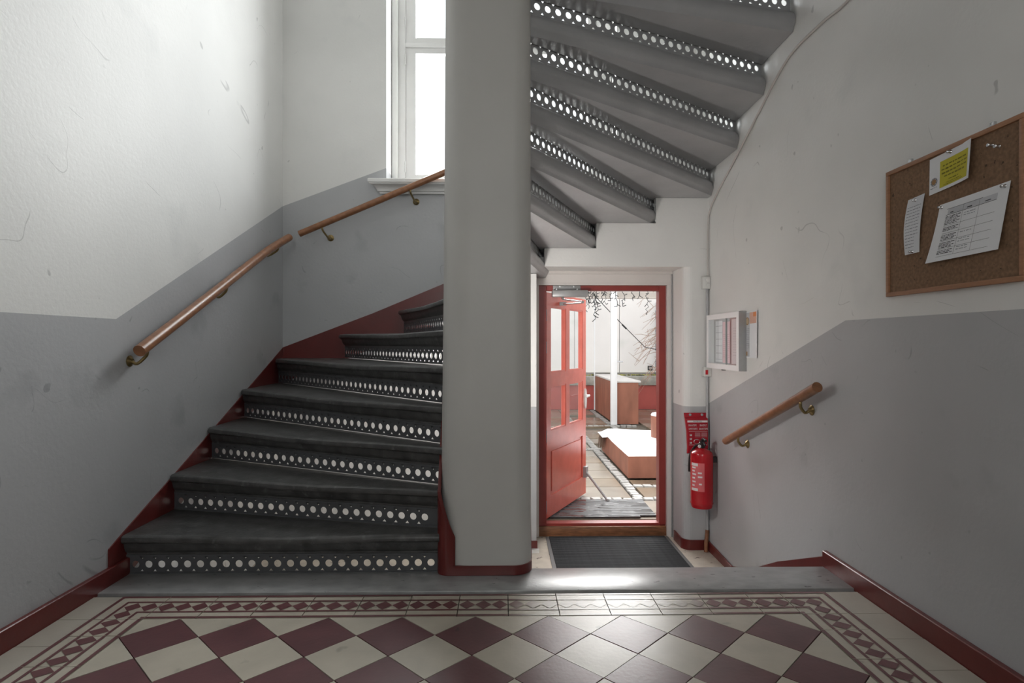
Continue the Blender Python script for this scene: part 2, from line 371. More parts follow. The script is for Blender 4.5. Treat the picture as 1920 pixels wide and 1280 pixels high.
# ------------------------------------------------------------------ floors
floor = tag(box('floor', (XL, -3, -.2), (XR, 2.50, -.010), GROUT), 'hall floor of burgundy and cream cement tiles with a patterned border', kind='structure')
def clip(poly, x0, x1, y0, y1):
    for ax, lim, sg in ((0, x0, 1), (0, x1, -1), (1, y0, 1), (1, y1, -1)):
        out = []
        for i in range(len(poly)):
            a, b = poly[i], poly[(i + 1) % len(poly)]
            da, db = (a[ax] - lim) * sg, (b[ax] - lim) * sg
            if da >= 0: out.append(a)
            if da * db < 0:
                t = da / (da - db); out.append((a[0] + (b[0] - a[0]) * t, a[1] + (b[1] - a[1]) * t))
        poly = out
        if len(poly) < 3: return []
    return poly
def inset(poly, d):
    n = len(poly); cx = sum(p[0] for p in poly) / n; cy = sum(p[1] for p in poly) / n; out = []
    for i in range(n):
        p0, p1, p2 = poly[i - 1], poly[i], poly[(i + 1) % n]
        def nr(a, b):
            dx, dy = b[0] - a[0], b[1] - a[1]; l = sqrt(dx * dx + dy * dy) or 1; nx, ny = -dy / l, dx / l
            if (cx - a[0]) * nx + (cy - a[1]) * ny < 0: nx, ny = -nx, -ny
            return nx, ny
        n1, n2 = nr(p0, p1), nr(p1, p2); k = 1 + n1[0] * n2[0] + n1[1] * n2[1]
        out.append((p1[0] + d * (n1[0] + n2[0]) / k, p1[1] + d * (n1[1] + n2[1]) / k))
    return out
def tile(poly, m, parent, gap=.0018, zt=0.0, zb=-.0098, extra=None):
    q = inset(poly, gap); z = zt + random.uniform(-.0006, .0006)
    t = [random.uniform(-.0005, .0005) for _ in q]
    bm = bmesh.new()
    a = [bm.verts.new((x, y, z + dz)) for (x, y), dz in zip(q, t)]; b = [bm.verts.new((x, y, zb)) for x, y in q]
    bm.faces.new(a); n = len(q)
    for i in range(n): bm.faces.new((a[i], b[i], b[(i + 1) % n], a[(i + 1) % n]))
    mats = [m]
    if extra:
        mats.append(BPRINT)
        for p in extra:
            f = bm.faces.new([bm.verts.new((x, y, zt + .0015)) for x, y in p]); f.material_index = 1
    me = bpy.data.meshes.new('tile'); bmesh.ops.recalc_face_normals(bm, faces=[f for f in bm.faces if f.material_index == 0])
    for f in bm.faces:
        if f.material_index == 1 and f.normal.z < 0: f.normal_flip()
    bm.to_mesh(me); bm.free()
    return link('tile', me, parent, mats)
h = DG / 2
row = 0
while Y0 - row * h > .35:
    cyr = Y0 - row * h                      # centres of the row: row 0 = cream halves on the far edge, odd rows burgundy
    for i in range(-6, 7):
        cx = X0 + (i + (.5 if row % 2 == 0 else 0)) * DG
        p = clip([(cx - h, cyr), (cx, cyr - h), (cx + h, cyr), (cx, cyr + h)], FL, FR, .35, Y0)
        if len(p) >= 3: tile(p, CREAM if row % 2 == 0 else BURG, floor)
    row += 1
# border bands: strips (start, width) measured across the 20 cm band
LINES = ((0, .016), (.050, .012), (.138, .012), (.184, .016))
D0, D1 = .062, .138
def band(o, ux, uy, L, nd, off=0.0):
    """print polygons for a band tile; o corner, ux along, uy across"""
    P = lambda a, b: (o[0] + ux[0] * a + uy[0] * b, o[1] + ux[1] * a + uy[1] * b)
    out = [[P(.0015, max(s, .0015)), P(L - .0015, max(s, .0015)), P(L - .0015, min(s + w, .1985)), P(.0015, min(s + w, .1985))] for s, w in LINES]
    sp = L / max(1, round(L / (.2 / 3))); c = (D0 + D1) / 2; a = sp / 2
    k = -1
    while k * sp - off < L:
        x = k * sp + a - off
        if x - a > -.002 and x + a < L + .002:
            out.append([P(max(x - a, .0015), c), P(x, D0), P(min(x + a, L - .0015), c), P(x, D1)])
        k += 1
    return out
def rect(x0, y0, x1, y1): return [(x0, y0), (x1, y0), (x1, y1), (x0, y1)]
x = FL; n = 0
while x < FR - .01:
    w = min(.2, FR - x)
    tile(rect(x, Y0, x + w, Y0 + .2), CREAM, floor, extra=band((x, Y0), (1, 0), (0, 1), w, 3)); x += .2
def corner(ox, oy, sx):                      # outer corner (ox,oy), running to -y and sx
    out = []
    P = lambda a, b: (ox + sx * a, oy - b)
    for s, w in LINES:
        s0, s1 = max(s, .0015), min(s + w, .1985)
        out.append([P(s0, s0), P(.1985, s0), P(.1985, s1), P(s1, s1)])
        out.append([P(s0, s0), P(s1, s1), P(s1, .1985), P(s0, .1985)])
    c = .1; a = .0333
    for q in ((c, c), (c + .0667, c), (c, c + .0667)):
        out.append([P(q[0] - a, q[1]), P(q[0], q[1] - a * 1.1), P(min(q[0] + a, .1985), q[1]), P(q[0], min(q[1] + a * 1.1, .1985))])
    return out
tile(rect(FL - .2, Y0, FL, Y0 + .2), CREAM, floor, extra=corner(FL - .2, Y0 + .2, 1))
tile(rect(FR, Y0, FR + .2, Y0 + .2), CREAM, floor, extra=corner(FR + .2, Y0 + .2, -1))
y = Y0; first = True
while y > .36:
    L_ = .13 if first else .2
    yb = max(y - L_, .35)
    tile(rect(FL - .2, yb, FL, y), CREAM, floor, extra=band((FL - .2, yb), (0, 1), (1, 0), y - yb, 3))
    tile(rect(FR, yb, FR + .2, y), CREAM, floor, extra=band((FR, yb), (0, 1), (1, 0), y - yb, 3))
    y = yb; first = False
y = Y0 + .2
while y > .36:
    yb = max(y - .2, .35)
    tile(rect(XL + .023, yb, FL - .2, y), PLAINCREAM, floor); tile(rect(FR + .2, yb, XR - .025, y), PLAINCREAM, floor); y = yb
tile(rect(XL + .023, -2.99, XR - .025, .35), PLAINCREAM, floor)

tag(box('trim_landing_stone', (XL, 2.503, -.2), (XR, 2.752, .004), SLAB, bev=.004), 'long grey stone sill between tiled floor and stairs', kind='structure')
tag(box('floor_lobby', (XL, 2.752, ZL - .15), (XR, YB + .35, ZL), TERR), 'low speckled terrazzo floor in front of the courtyard door', kind='structure')
sd = tag(empty('lobby_steps', (.6, 2.9, ZL)), 'two stone steps going down to the courtyard door', 'steps')
for i, (ya, yb, zt) in enumerate(((2.753, 3.05, -.16), (3.05, 3.35, -.32))):
    o = box('step', (-.27 - .6, ya - 2.9, 0.001), (XR - .012 - .6, yb - 2.9, zt - ZL), SLAB, sd, bev=.004)

# ------------------------------------------------------------------ the pillar
def rrect(x0, x1, y0, y1, r, n=6, rl=None):
    out = []; q = rl or r
    for cx, cy, a0, r in ((x1 - r, y0 + r, -90, r), (x1 - r, y1 - r, 0, r), (x0 + q, y1 - q, 90, q), (x0 + q, y0 + q, 180, q)):
        for i in range(n + 1):
            a = radians(a0 + 90 * i / n); out.append((cx + r * cos(a), cy + r * sin(a)))
    return out
def loft(bm, rings, mi=0, caps=True):
    R = [[bm.verts.new(p) for p in ring] for ring in rings]; n = len(R[0])
    for a, b in zip(R, R[1:]):
        for j in range(n): bm.faces.new((a[j], a[(j + 1) % n], b[(j + 1) % n], b[j])).material_index = mi
    if caps: bm.faces.new(R[0][::-1]).material_index = mi; bm.faces.new(R[-1]).material_index = mi
pil = tag(empty('stair_pillar', (CX, (PY0 + PY1) / 2, .004)), 'broad cream plastered pillar with rounded corners carrying the stairs', kind='structure')
po = Vector((CX, (PY0 + PY1) / 2, .004))
bm = bmesh.new(); rings = []
for z, e in ((.004, .022), (.4, .020), (.9, .014), (1.6, .006), (2.6, 0), (5.19, 0)):
    rings.append([Vector((x, y, z)) - po for x, y in rrect(PXL - e, PXR + e * .1, PY0, PY1, .085, 10, .14)])
loft(bm, rings); fromBM('shaft', bm, PILLAR, pil, angle=40)
# red base: low in front, sweeping up the left side along the steps
bm = bmesh.new(); prof0 = rrect(PXL - .028, PXR + .006, PY0 - .006, PY1 + .006, .089, 16, .05); prof = []
XJ = -.222
for i in range(len(prof0)):
    a_, b_ = prof0[i], prof0[(i + 1) % len(prof0)]; prof.append((*a_, None))
    if (a_[0] - XJ) * (b_[0] - XJ) < 0 and a_[1] < 2.9:
        t_ = (XJ - a_[0]) / (b_[0] - a_[0]); yy = a_[1] + (b_[1] - a_[1]) * t_; prof += [(XJ - .0001, yy, .175), (XJ + .0001, yy, .048)]
n = len(prof); inner_ = []
for x, y, hh in prof:
    if hh is None:
        if x < XJ and y < 2.9:
            q = (XJ - x) / (XJ - (PXL - .028)); hh = .175 + .20 * q ** 1.2 + max(0, y - 2.76) * 2.2
        elif x < XJ: hh = .375 + (y - 2.76) * 2.2
        else: hh = .048 if y < 2.9 else .6
    inner_.append((x, y, min(hh, 1.3)))
bot = [bm.verts.new(Vector((x, y, .005)) - po) for x, y, z in inner_]; top = [bm.verts.new(Vector((x, y, z)) - po) for x, y, z in inner_]
ctr = (CX, (PY0 + PY1) / 2)
topi = [bm.verts.new(Vector((x + (ctr[0] - x) * .06, y + (ctr[1] - y) * .06, z)) - po) for x, y, z in inner_]
for j in range(n):
    k = (j + 1) % n; bm.faces.new((bot[j], bot[k], top[k], top[j])); bm.faces.new((top[j], top[k], topi[k], topi[j]))
tag(fromBM('base_band', bm, RED, pil, angle=60), 'dark red painted foot of the pillar')
box('footing', (PXL - CX, 2.753 - po.y, ZL - .004), (PXR - CX, PY1 - po.y, -.001), GREY, pil)

# ------------------------------------------------------------------ the winding stairs
stair = tag(empty('winding_staircase', (CX, CY, 0)), 'winding stone staircase with pierced iron risers turning around the pillar', 'staircase')
C2 = Vector((CX, CY))
def frame(a):
    return Vector((cos(a), sin(a))), Vector((-sin(a), cos(a)))      # outward, towards the descending side
FP = [(.30, 0), (-.020, 0), (-.033, -.002), (-.041, -.008), (-.044, -.018), (-.042, -.029), (-.035, -.036), (-.026, -.039), (-.023, -.047), (-.021, -.058), (-.017, -.070), (-.010, -.081), (-.002, -.088), (-.002, -.096), (.012, -.096), (.012, -.117)]
BPf = [(.028, -.117), (.032, -.108), (.036, -.098), (.045, -.088), (.052, -.075), (.054, -.060), (.051, -.044), (.044, -.030), (.034, -.018), (.020, -.008), (.004, 0)]
def outdist(a, off=0):
    """distance along the ray from the centre to the room walls"""
    r, nn = frame(a); best = 9
    if r.x < -1e-6: best = min(best, (XL - CX) / r.x)
    if r.x > 1e-6: best = min(best, (XR - CX) / r.x)
    if r.y > 1e-6: best = min(best, (YB - CY) / r.y)
    return best
NT = 26
for k in range(1, 17):
    a0, a1 = ANG[k - 1], ANG[k]
    r0, n0 = frame(a0); r1, n1 = frame(a1); ztop = k * RISE
    L0 = outdist(a0)
    bm = bmesh.new(); rings = []
    tm = 3.3
    rnd = random.uniform(.0, .08)
    for i in range(NT + 1):
        ti = .225 if k <= 2 else .12; t = ti + (tm - ti) * (i / NT)
        s = (t - .2) / max(.1, L0 - .2)
        wear = .013 * math.exp(-((s - .48 - rnd) / .26) ** 2) if k < 12 else .006 * math.exp(-((s - .5) / .3) ** 2)
        ring = []
        for u, z in FP[1:]:
            p = C2 + r0 * t - n0 * u; zz = z - (wear if z > -.034 else 0) + (random.uniform(-.001, .001) if -.03 < z else 0)
            ring.append(Vector((p.x - CX, p.y - CY, ztop + zz)))
        for v, z in BPf:
            p = C2 + r1 * t - n1 * v
            ring.append(Vector((p.x - CX, p.y - CY, ztop + z)))
        # middle of the top
        pf = C2 + r0 * t - n0 * .03; pb = C2 + r1 * t - n1 * .004
        for w_, f_ in ((.55, .15), (.15, .8)):
            p = pf.lerp(pb, 1 - w_ - 0.1); ring.append(Vector((p.x - CX, p.y - CY, ztop - wear * (1 - f_) * .7)))
        rings.append(ring)
    loft(bm, rings)
    for pco, pno in (((XL + .007 - CX, 0, 0), (-1, 0, 0)), ((XR - .002 - CX, 0, 0), (1, 0, 0)), ((0, YB - .007 - CY, 0), (0, 1, 0))):
        bmesh.ops.bisect_plane(bm, geom=bm.verts[:] + bm.edges[:] + bm.faces[:], plane_co=pco, plane_no=pno, clear_outer=True)
    for f in bm.faces:
        c = f.calc_center_median(); f.normal_update()
        f.material_index = 0
    bmesh.ops.recalc_face_normals(bm, faces=bm.faces)
    for f in bm.faces:                       # painted underside and back edge, bare stone above
        zrel = f.calc_center_median().z - ztop
        d = Vector((f.calc_center_median().x, f.calc_center_median().y)); 
        behind = (d.dot(n1)) < -.0045 or zrel < -.112
        if behind: f.material_index = 1
    fromBM('tread', bm, (STEPST, SOFFIT), stair, angle=32)

# pierced riser: cells with a round hole and triangles above and below between the holes
SPC, RH = .0585, .0168
def riser(k):
    a = ANG[k - 1]; r_, n_ = frame(a)
    z0 = (k - 1) * RISE + (.0045 if 3 <= k <= 6 else .0005); z1 = k * RISE - .0965; H_ = z1 - z0
    t0 = .222 if k <= 2 else .13; t1 = outdist(a) - (.0065 if k < 9 else .0015)
    # where the ray leaves the pillar
    Lr = t1 - t0; nc = int((Lr - .02) / SPC); st_ = t1 - .012 - nc * SPC
    cz = H_ * .5
    loops = [[(t0, 0), (t1, 0), (t1, H_), (t0, H_)]]
    for i in range(nc):
        cx = st_ + (i + .5) * SPC
        loops.append([(cx + RH * cos(2 * pi * j / 16), cz + RH * sin(2 * pi * j / 16)) for j in range(16)])
        if i < nc - 1:
            tx = cx + SPC / 2; th = .0100; tb = .0125; e = H_ * .5 - .0108
            loops.append([(tx - th, cz + e), (tx + th, cz + e), (tx, cz + e - tb)])
            loops.append([(tx - th, cz - e), (tx + th, cz - e), (tx, cz - e + tb)])
    cu = bpy.data.curves.new('riser', 'CURVE'); cu.dimensions = '2D'; cu.fill_mode = 'BOTH'; cu.extrude = .0022
    for lp in loops:
        sp = cu.splines.new('POLY'); sp.points.add(len(lp) - 1); sp.use_cyclic_u = True
        for pt, (x, y) in zip(sp.points, lp): pt.co = (x, y, 0, 1)
    co = bpy.data.objects.new('tmp', cu); COL.objects.link(co); bpy.context.view_layer.update()
    me = bpy.data.meshes.new_from_object(co.evaluated_get(bpy.context.evaluated_depsgraph_get()))
    bpy.data.objects.remove(co); bpy.data.curves.remove(cu)
    M = Matrix(((r_.x, 0, -n_.x, 0), (r_.y, 0, -n_.y, 0), (0, 1, 0, z0), (0, 0, 0, 1)))
    bm = bmesh.new(); bm.from_mesh(me); bpy.data.meshes.remove(me)
    bmesh.ops.transform(bm, matrix=M, verts=bm.verts)
    # flanges top and bottom and raised rings would be on the descending face
    for zz, dz in ((0, .008), (H_ - .008, .008)):
        addbox(bm, (t0, zz, -.006), (t1, zz + dz, -.0022), M=M)
    for s in (1,):
        pass
    o = fromBM('riser', bm, IRON if k < 9 else SOFFIT, stair)
    o['label'] = 'iron riser pierced with a row of round holes and small triangles'
    return o
for k in range(1, 18): riser(k)

# ------------------------------------------------------------------ stair window
win = tag(empty('window_1', (0, 4.95, WZ0)), 'tall white casement window above the door, blown out by daylight', kind='structure')
wo = Vector((0, 4.95, WZ0))
def wbox(name, a, b, m=WHITEP, parent=win, bev=.004):
    return box(name, Vector(a) - wo, Vector(b) - wo, m, parent, bev)
FXo, FXi = .905, .80
wbox('frame_stile', (-FXo, 4.90, WZ0), (-FXi, 4.99, WZ1)); wbox('frame_stile', (FXi, 4.90, WZ0), (FXo, 4.99, WZ1))
wbox('frame_head', (-FXi, 4.90, WZ1 - .07), (FXi, 4.99, WZ1)); wbox('frame_bottom', (-FXi, 4.90, WZ0), (FXi, 4.99, WZ0 + .012))
wbox('transom', (-FXi, 4.895, 3.51), (FXi, 4.985, 3.545))
wbox('mullion', (-.03, 4.895, WZ0 + .012), (.03, 4.985, WZ1 - .07))
wbox('architrave', (-FXo + .0, 4.86, WZ0), (-FXo + .045, 4.90, WZ1)); wbox('architrave', (FXo - .045, 4.86, WZ0), (FXo, 4.90, WZ1))
for sx in (-1, 1):
    for z0, z1 in ((WZ0 + .014, 3.508), (3.547, WZ1 - .072)):
        xa, xb = sorted((sx * .032, sx * (FXi - .002)))
        bm = bmesh.new()
        sw = .082
        for a, b in (((xa, 4.91, z0), (xa + sw, 4.96, z1)), ((xb - sw, 4.91, z0), (xb, 4.96, z1)), ((xa + sw, 4.91, z0), (xb - sw, 4.96, z0 + (.105 if z0 < 3 else .045))), ((xa + sw, 4.91, z1 - .045), (xb - sw, 4.96, z1))):
            addbox(bm, Vector(a) - wo, Vector(b) - wo)
        s_ = fromBM('sash', bm, WHITEP, win)
        box('pane', Vector((xa + sw, 4.933, z0 + (.105 if z0 < 3 else .045))) - wo, Vector((xb - sw, 4.937, z1 - .045)) - wo, GLASS, s_)
        for zz in (z0 + .12, z1 - .15):
            xo = -FXi if sx < 0 else FXi
            bm = bmesh.new(); addtube(bm, [Vector((xo, 4.893, zz)) - wo, Vector((xo, 4.893, zz + .09)) - wo], .006, 8)
            fromBM('hinge', bm, WHITEP, s_, angle=50)
bm = bmesh.new(); prof = [(4.90, 2.435), (4.90, 2.31), (4.648, 2.235), (4.648, 2.225), (4.625, 2.228), (4.622, 2.243), (4.610, 2.25), (4.600, 2.262), (4.593, 2.276), (4.580, 2.286), (4.556, 2.292), (4.552, 2.300), (4.552, 2.318), (4.556, 2.324), (4.64, 2.332)]
sillp = [(4.648, 2.222), (4.622, 2.224), (4.620, 2.236), (4.608, 2.240), (4.604, 2.252), (4.596, 2.268), (4.580, 2.280), (4.562, 2.286), (4.558, 2.296), (4.552, 2.298), (4.552, 2.322), (4.558, 2.327), (4.648, 2.334)]
ends = []
for sx in (-1, 1):
    ends.append([Vector((sx * (.925 + (4.648 - y) * 1.15), y, z)) - wo for y, z in sillp])
loft(bm, ends); fromBM('sill_moulding', bm, WHITEP, win, angle=30)
wbox('sill_board', (-.908, 4.651, WZ0 + .001), (.908, 4.90, WZ0 + .006), bev=.002)

fillwin = tag(empty('added_fill_window', (-.1, -3.1, 1.55)), 'made-up glazed opening behind the viewer, added for the fill light', kind='structure')  # invented opening out of view, frames the rear fill light
for xa, xb in ((-.85, -.80), (-.025, .025), (.80, .85)): box('bar', (xa, -.04, 0), (xb, .04, 1.1), WHITEP, fillwin)
for za, zb in ((0, .06), (1.04, 1.1)): box('rail', (-.8, -.04, za), (.8, .04, zb), WHITEP, fillwin)
for xa, xb in ((-.8, -.025), (.025, .8)): box('pane', (xa, -.003, .06), (xb, .003, 1.04), GLASS, fillwin)

# ------------------------------------------------------------------ courtyard door
door = tag(empty('door_1', (.8, YF, ZL)), 'open red glazed door to the snowy courtyard with its red frame', kind='structure')
do = Vector((.8, YF, ZL))
def dbox(name, a, b, m, parent=door, bev=.003): return box(name, Vector(a) - do, Vector(b) - do, m, parent, bev)
JL, JR, ZT, ZS = .292, 1.309, 1.513, -.395
bm = bmesh.new()
for a, b in (((JL, YF, ZS), (JL + .062, YF + .09, ZT)), ((JR - .055, YF, ZS), (JR, YF + .09, ZT)), ((JL + .062, YF, ZT - .040), (JR - .055, YF + .09, ZT)), ((JL, YF + .01, ZS - .02), (JR, YF + .09, ZS + .012))):
    addbox(bm, Vector(a) - do, Vector(b) - do)
bmesh.ops.bevel(bm, geom=bm.edges[:], offset=.003, segments=1, affect='EDGES')
fromBM('door_frame', bm, FRAMERED, door)
dbox('threshold', (JL, YF - .012, ZL + .001), (JR, YF + .16, ZS - .008), BROWN)
bm = bmesh.new()
for a, b in (((.258, YF - .035, ZL + .002), (JL, YF + .02, 1.64)), ((JR, YF - .035, ZL + .002), (1.351, YF + .02, 1.64)), ((JL, YF - .035, ZT), (JR, YF + .02, 1.63)), ((.258, YF - .05, 1.60), (1.351, YF - .034, 1.635)), ((.258, YF - .045, ZT), (1.351, YF - .034, ZT + .012))):
    addbox(bm, Vector(a) - do, Vector(b) - do)
fromBM('casing', bm, CASING, door)
dbox('casing_bead', (1.339, YF - .052, ZL + .002), (1.350, YF - .036, 1.60), GREYMET)
# leaf, opened outwards
hp = Vector((.362, 4.775, 0)); fp = Vector((.80, 5.60, 0)); ld = fp - hp; LW = ld.length; ld.normalize()
la = atan2(ld.y, ld.x)
ML = Matrix.Translation(Vector((hp.x, hp.y, 0)) - do) @ Matrix.Rotation(la, 4, 'Z')      # local x along leaf, local -y faces the viewer side
LT = .045
leafz = (-.372, -.205, .186, .332, .70, .81, 1.358, 1.468)
us = (0, .095, .455, .545, .905, 1)
bm = bmesh.new()
def lb(u0, u1, z0, z1, y0=0, y1=LT): addbox(bm, (u0 * LW, y0, z0), (u1 * LW, y1, z1), M=ML)
lb(us[0], us[1], leafz[0], leafz[7]); lb(us[4], us[5], leafz[0], leafz[7])
for i in (0, 2, 4, 6): lb(us[1], us[4], leafz[i], leafz[i + 1])
lb(us[2], us[3], leafz[3], leafz[4]); lb(us[2], us[3], leafz[5], leafz[6])
leaf = fromBM('door_leaf', bm, DOORRED, door)
box('panel', (us[1] * LW, .012, leafz[1]), (us[4] * LW, LT - .012, leafz[2]), DOORRED, leaf, M=ML)
bm = bmesh.new(); addbox(bm, (us[1] * LW + .03, .003, leafz[1] + .03), (us[4] * LW - .03, .011, leafz[2] - .03), M=ML)
bmesh.ops.bevel(bm, geom=bm.edges[:], offset=.006, segments=2, affect='EDGES'); fromBM('raised_field', bm, DOORRED, leaf)
for z0, z1 in ((leafz[3], leafz[4]), (leafz[5], leafz[6])):
    for u0, u1 in ((us[1], us[2]), (us[3], us[4])):
        box('pane', (u0 * LW, .020, z0), (u1 * LW, .025, z1), GLASS, leaf, M=ML)
        bm = bmesh.new(); w = .012; a, b = u0 * LW, u1 * LW
        for q, p in (((a, .004, z0), (a + w, .019, z1)), ((b - w, .004, z0), (b, .019, z1)), ((a + w, .004, z0), (b - w, .019, z0 + w)), ((a + w, .004, z1 - w), (b - w, .019, z1))): addbox(bm, q, p, M=ML)
        fromBM('glazing_bead', bm, DOORRED, leaf)
# handle: long plate and lever
hz = .53
bm = bmesh.new(); pts = [(.026 * cos(2 * pi * i / 20), .095 * sin(2 * pi * i / 20)) for i in range(20)]
addprism(bm, [ML @ Vector((.962 * LW + x, 0, hz + z)) for x, z in pts], ML.to_3x3() @ Vector((0, -.014, 0)))
addtube(bm, [ML @ Vector((.962 * LW, 0, hz + .03)), ML @ Vector((.962 * LW, -.05, hz + .03)), ML @ Vector((.962 * LW - .02, -.055, hz + .03)), ML @ Vector((.962 * LW - .11, -.055, hz + .025))], .009, 10)
tag(fromBM('handle', bm, PLASTW, leaf, angle=40), 'white lever on an oval plate')
bm = bmesh.new(); addbox(bm, (LW - .002, .008, hz - .11), (LW + .003, .034, hz + .12), M=ML); fromBM('lock_plate', bm, STEEL, leaf)
for zz in (1.28, 1.02, .30, -.27):
    bm = bmesh.new()
    addprism(bm, [Vector((JL + .063, YF + .045 + .016 * cos(t) , zz + .05 * sin(t))) - do for t in [2 * pi * i / 14 for i in range(14)]], (.004, 0, 0))
    addtube(bm, [Vector((JL + .066, YF + .092, zz - .045)) - do, Vector((JL + .066, YF + .092, zz + .045)) - do], .008, 8)
    fromBM('hinge', bm, GREYMET, door, angle=40)
# foot stay that props the leaf open
stay0 = ML @ Vector((LW - .05, -.02, -.16)); stay1 = Vector((.965, 5.36, ZO + .012)) - do
bm = bmesh.new(); addtube(bm, [stay0, stay1], .011, 8); addbox(bm, (LW - .075, -.03, -.21), (LW - .02, 0, -.11), M=ML)
addlathe(bm, [(.016, 0), (.018, .012), (.01, .03)], Matrix.Translation(stay1 - Vector((0, 0, .012))), 10)
tag(fromBM('foot_stay', bm, GREYMET, leaf, angle=40), 'grey folding foot prop')
# overhead closer
cl = dbox('door_closer', (.395, YF - .075, 1.418), (.675, YF - .001, 1.470), GREYMET, bev=.006)
dbox('mounting_plate', (.405, YF - .010, 1.470), (.625, YF - .0005, ZT), GREYMET, cl, bev=.002)
for xx, zz in ((.432, 1.482), (.598, 1.482), (.460, 1.503), (.570, 1.503)):
    bm = bmesh.new(); addlathe(bm, [(.006, 0), (.006, .004)], Matrix.Translation(Vector((xx, YF - .011, zz)) - do) @ Matrix.Rotation(pi / 2, 4, 'X'), 10); fromBM('screw', bm, STEEL, cl)
arm0 = Vector((.48, YF - .04, 1.40)) - do; arm1 = Vector((.66, YF + .12, 1.392)) - do; arm2 = ML @ Vector((.30, -.02, 1.395))
bm = bmesh.new(); addtube(bm, [arm0 + Vector((0, 0, .03)), arm0], .011, 8); addtube(bm, [arm0, arm1], .006, 8); addtube(bm, [arm1 + Vector((0, 0, -.008)), arm2 + Vector((0, 0, -.008))], .006, 8); addtube(bm, [arm1 + Vector((0, 0, .008)), arm1 - Vector((0, 0, .014))], .010, 8)
addbox(bm, arm2 - Vector((.03, .012, .02)), arm2 + Vector((.03, .03, .01)))
fromBM('closer_arm', bm, STEEL, cl, angle=40)

# ------------------------------------------------------------------ mats in and out
def matobj(name, pts, z, th, label):
    bm = bmesh.new(); addprism(bm, [(x, y, z) for x, y in pts], (0, 0, th))
    cx = sum(p[0] for p in pts) / len(pts); cy = sum(p[1] for p in pts) / len(pts)
    bmesh.ops.translate(bm, verts=bm.verts, vec=(-cx, -cy, -z))
    o = empty(name, (cx, cy, z)); fromBM('carpet', bm, RUBBER, o)
    return tag(o, label, 'mat'), cx, cy
m1, cx, cy = matobj('door_mat', [(.372, 3.70), (1.285, 3.70), (1.285, 4.64), (.372, 4.64)], ZL + .001, .010, 'dark grey ribbed mat on the lobby floor inside the door')
for xa, xb in ((.345, .371), (1.286, 1.312)):
    bm = bmesh.new(); addprism(bm, [(xa - cx, 3.70 - cy, 0), (xb - cx, 3.70 - cy, 0), (xb - cx, 4.64 - cy, 0), (xa - cx, 4.64 - cy, 0)], (0, 0, .006))
    fromBM('edging', bm, mat('mat_edging', (.11, .11, .11), .5), m1)
me = None
for i in range(58):
    yy = 3.71 + i * .016
    if me is None:
        bm = bmesh.new(); addbox(bm, (-.455, -.004, .010), (.455, .004, .0125)); me = bpy.data.meshes.new('rib'); bm.to_mesh(me); bm.free(); me.materials.append(RUBBER)
    o = bpy.data.objects.new('rib', me); COL.objects.link(o); o.parent = m1; o.location = (0, yy - cy, 0)
WET = mat('wet_rubber_mat', (.05, .052, .055), .5, .2, 6, .1, 60)
def wetmat():
    nt = WET.node_tree; N = nt.nodes; L = nt.links; b = N['Principled BSDF']
    tc = N.new('ShaderNodeTexCoord'); mp = N.new('ShaderNodeMapping'); mp.inputs['Scale'].default_value = (2.2, 14, 1); L.new(tc.outputs['Object'], mp.inputs[0])
    nz = N.new('ShaderNodeTexNoise'); nz.inputs['Scale'].default_value = 1.6; nz.inputs['Detail'].default_value = 2; L.new(mp.outputs[0], nz.inputs['Vector'])
    mr = N.new('ShaderNodeMapRange'); mr.inputs[1].default_value = .46; mr.inputs[2].default_value = .54; mr.inputs[3].default_value = .65; mr.inputs[4].default_value = .05
    L.new(nz.outputs[0], mr.inputs[0]); L.new(mr.outputs[0], b.inputs['Roughness'])
wetmat()
om = empty('outdoor_mat', (.85, 5.06, ZO)); tag(om, 'wet dark rubber mat outside the red door', 'mat')
bm = bmesh.new(); addprism(bm, [(x - .85, y - 5.06, .001) for x, y in ((.36, 4.86), (1.15, 4.86), (1.15, 4.90), (1.29, 4.90), (1.29, 5.40), (.36, 5.40))], (0, 0, .012)); fromBM('carpet', bm, WET, om)

# ------------------------------------------------------------------ handrails
def rose_bracket(parent, origin, wallp, railp, nrm):
    """brass bracket: rose on the wall, curved arm up to the rail"""
    w = Vector(wallp) - origin; r_ = Vector(railp) - origin; nn = Vector(nrm)
    Mx = Matrix.Translation(w) @ nn.to_track_quat('Z', 'Y').to_matrix().to_4x4()
    br = lathe('bracket_rose', [(.026, 0), (.026, .004), (.018, .009), (.011, .016)], BRASS, parent, Mx, 18)
    p = smoothpath([w + nn * .008, w + nn * .035 + Vector((0, 0, -.012)), w.lerp(r_, .75) + nn * .012 + Vector((0, 0, -.018)), r_ + Vector((0, 0, -.012)), r_], 5)
    bm = bmesh.new(); addtube(bm, p, .0075, 9); o = fromBM('bracket_arm', bm, BRASS, br, angle=60)
    return o
def handrail(path, r_, label, brackets):
    o0 = Vector(path[0]); e = empty('handrail', o0); tag(e, label, 'handrail')
    bm = bmesh.new(); pp = [Vector(p) - o0 for p in path]
    addtube(bm, pp, r_, 20); rail = fromBM('rail', bm, WOOD, e, angle=50)
    for w, rp, nn in brackets: rose_bracket(e, o0, w, rp, nn)
    return e
def pl_at(path, yv, ax=1):
    P = [Vector(p) for p in path]
    for a, b in zip(P, P[1:]):
        if (a[ax] - yv) * (b[ax] - yv) <= 0: return a.lerp(b, (yv - a[ax]) / ((b[ax] - a[ax]) or 1))
    return P[-1]
RR = .0245
path = smoothpath([(-1.645, 2.70, 1.020), (-1.645, 3.10, 1.205), (-1.645, 3.60, 1.440), (-1.642, 3.95, 1.607), (-1.628, 4.20, 1.730), (-1.590, 4.43, 1.845)], 8)
bl = []
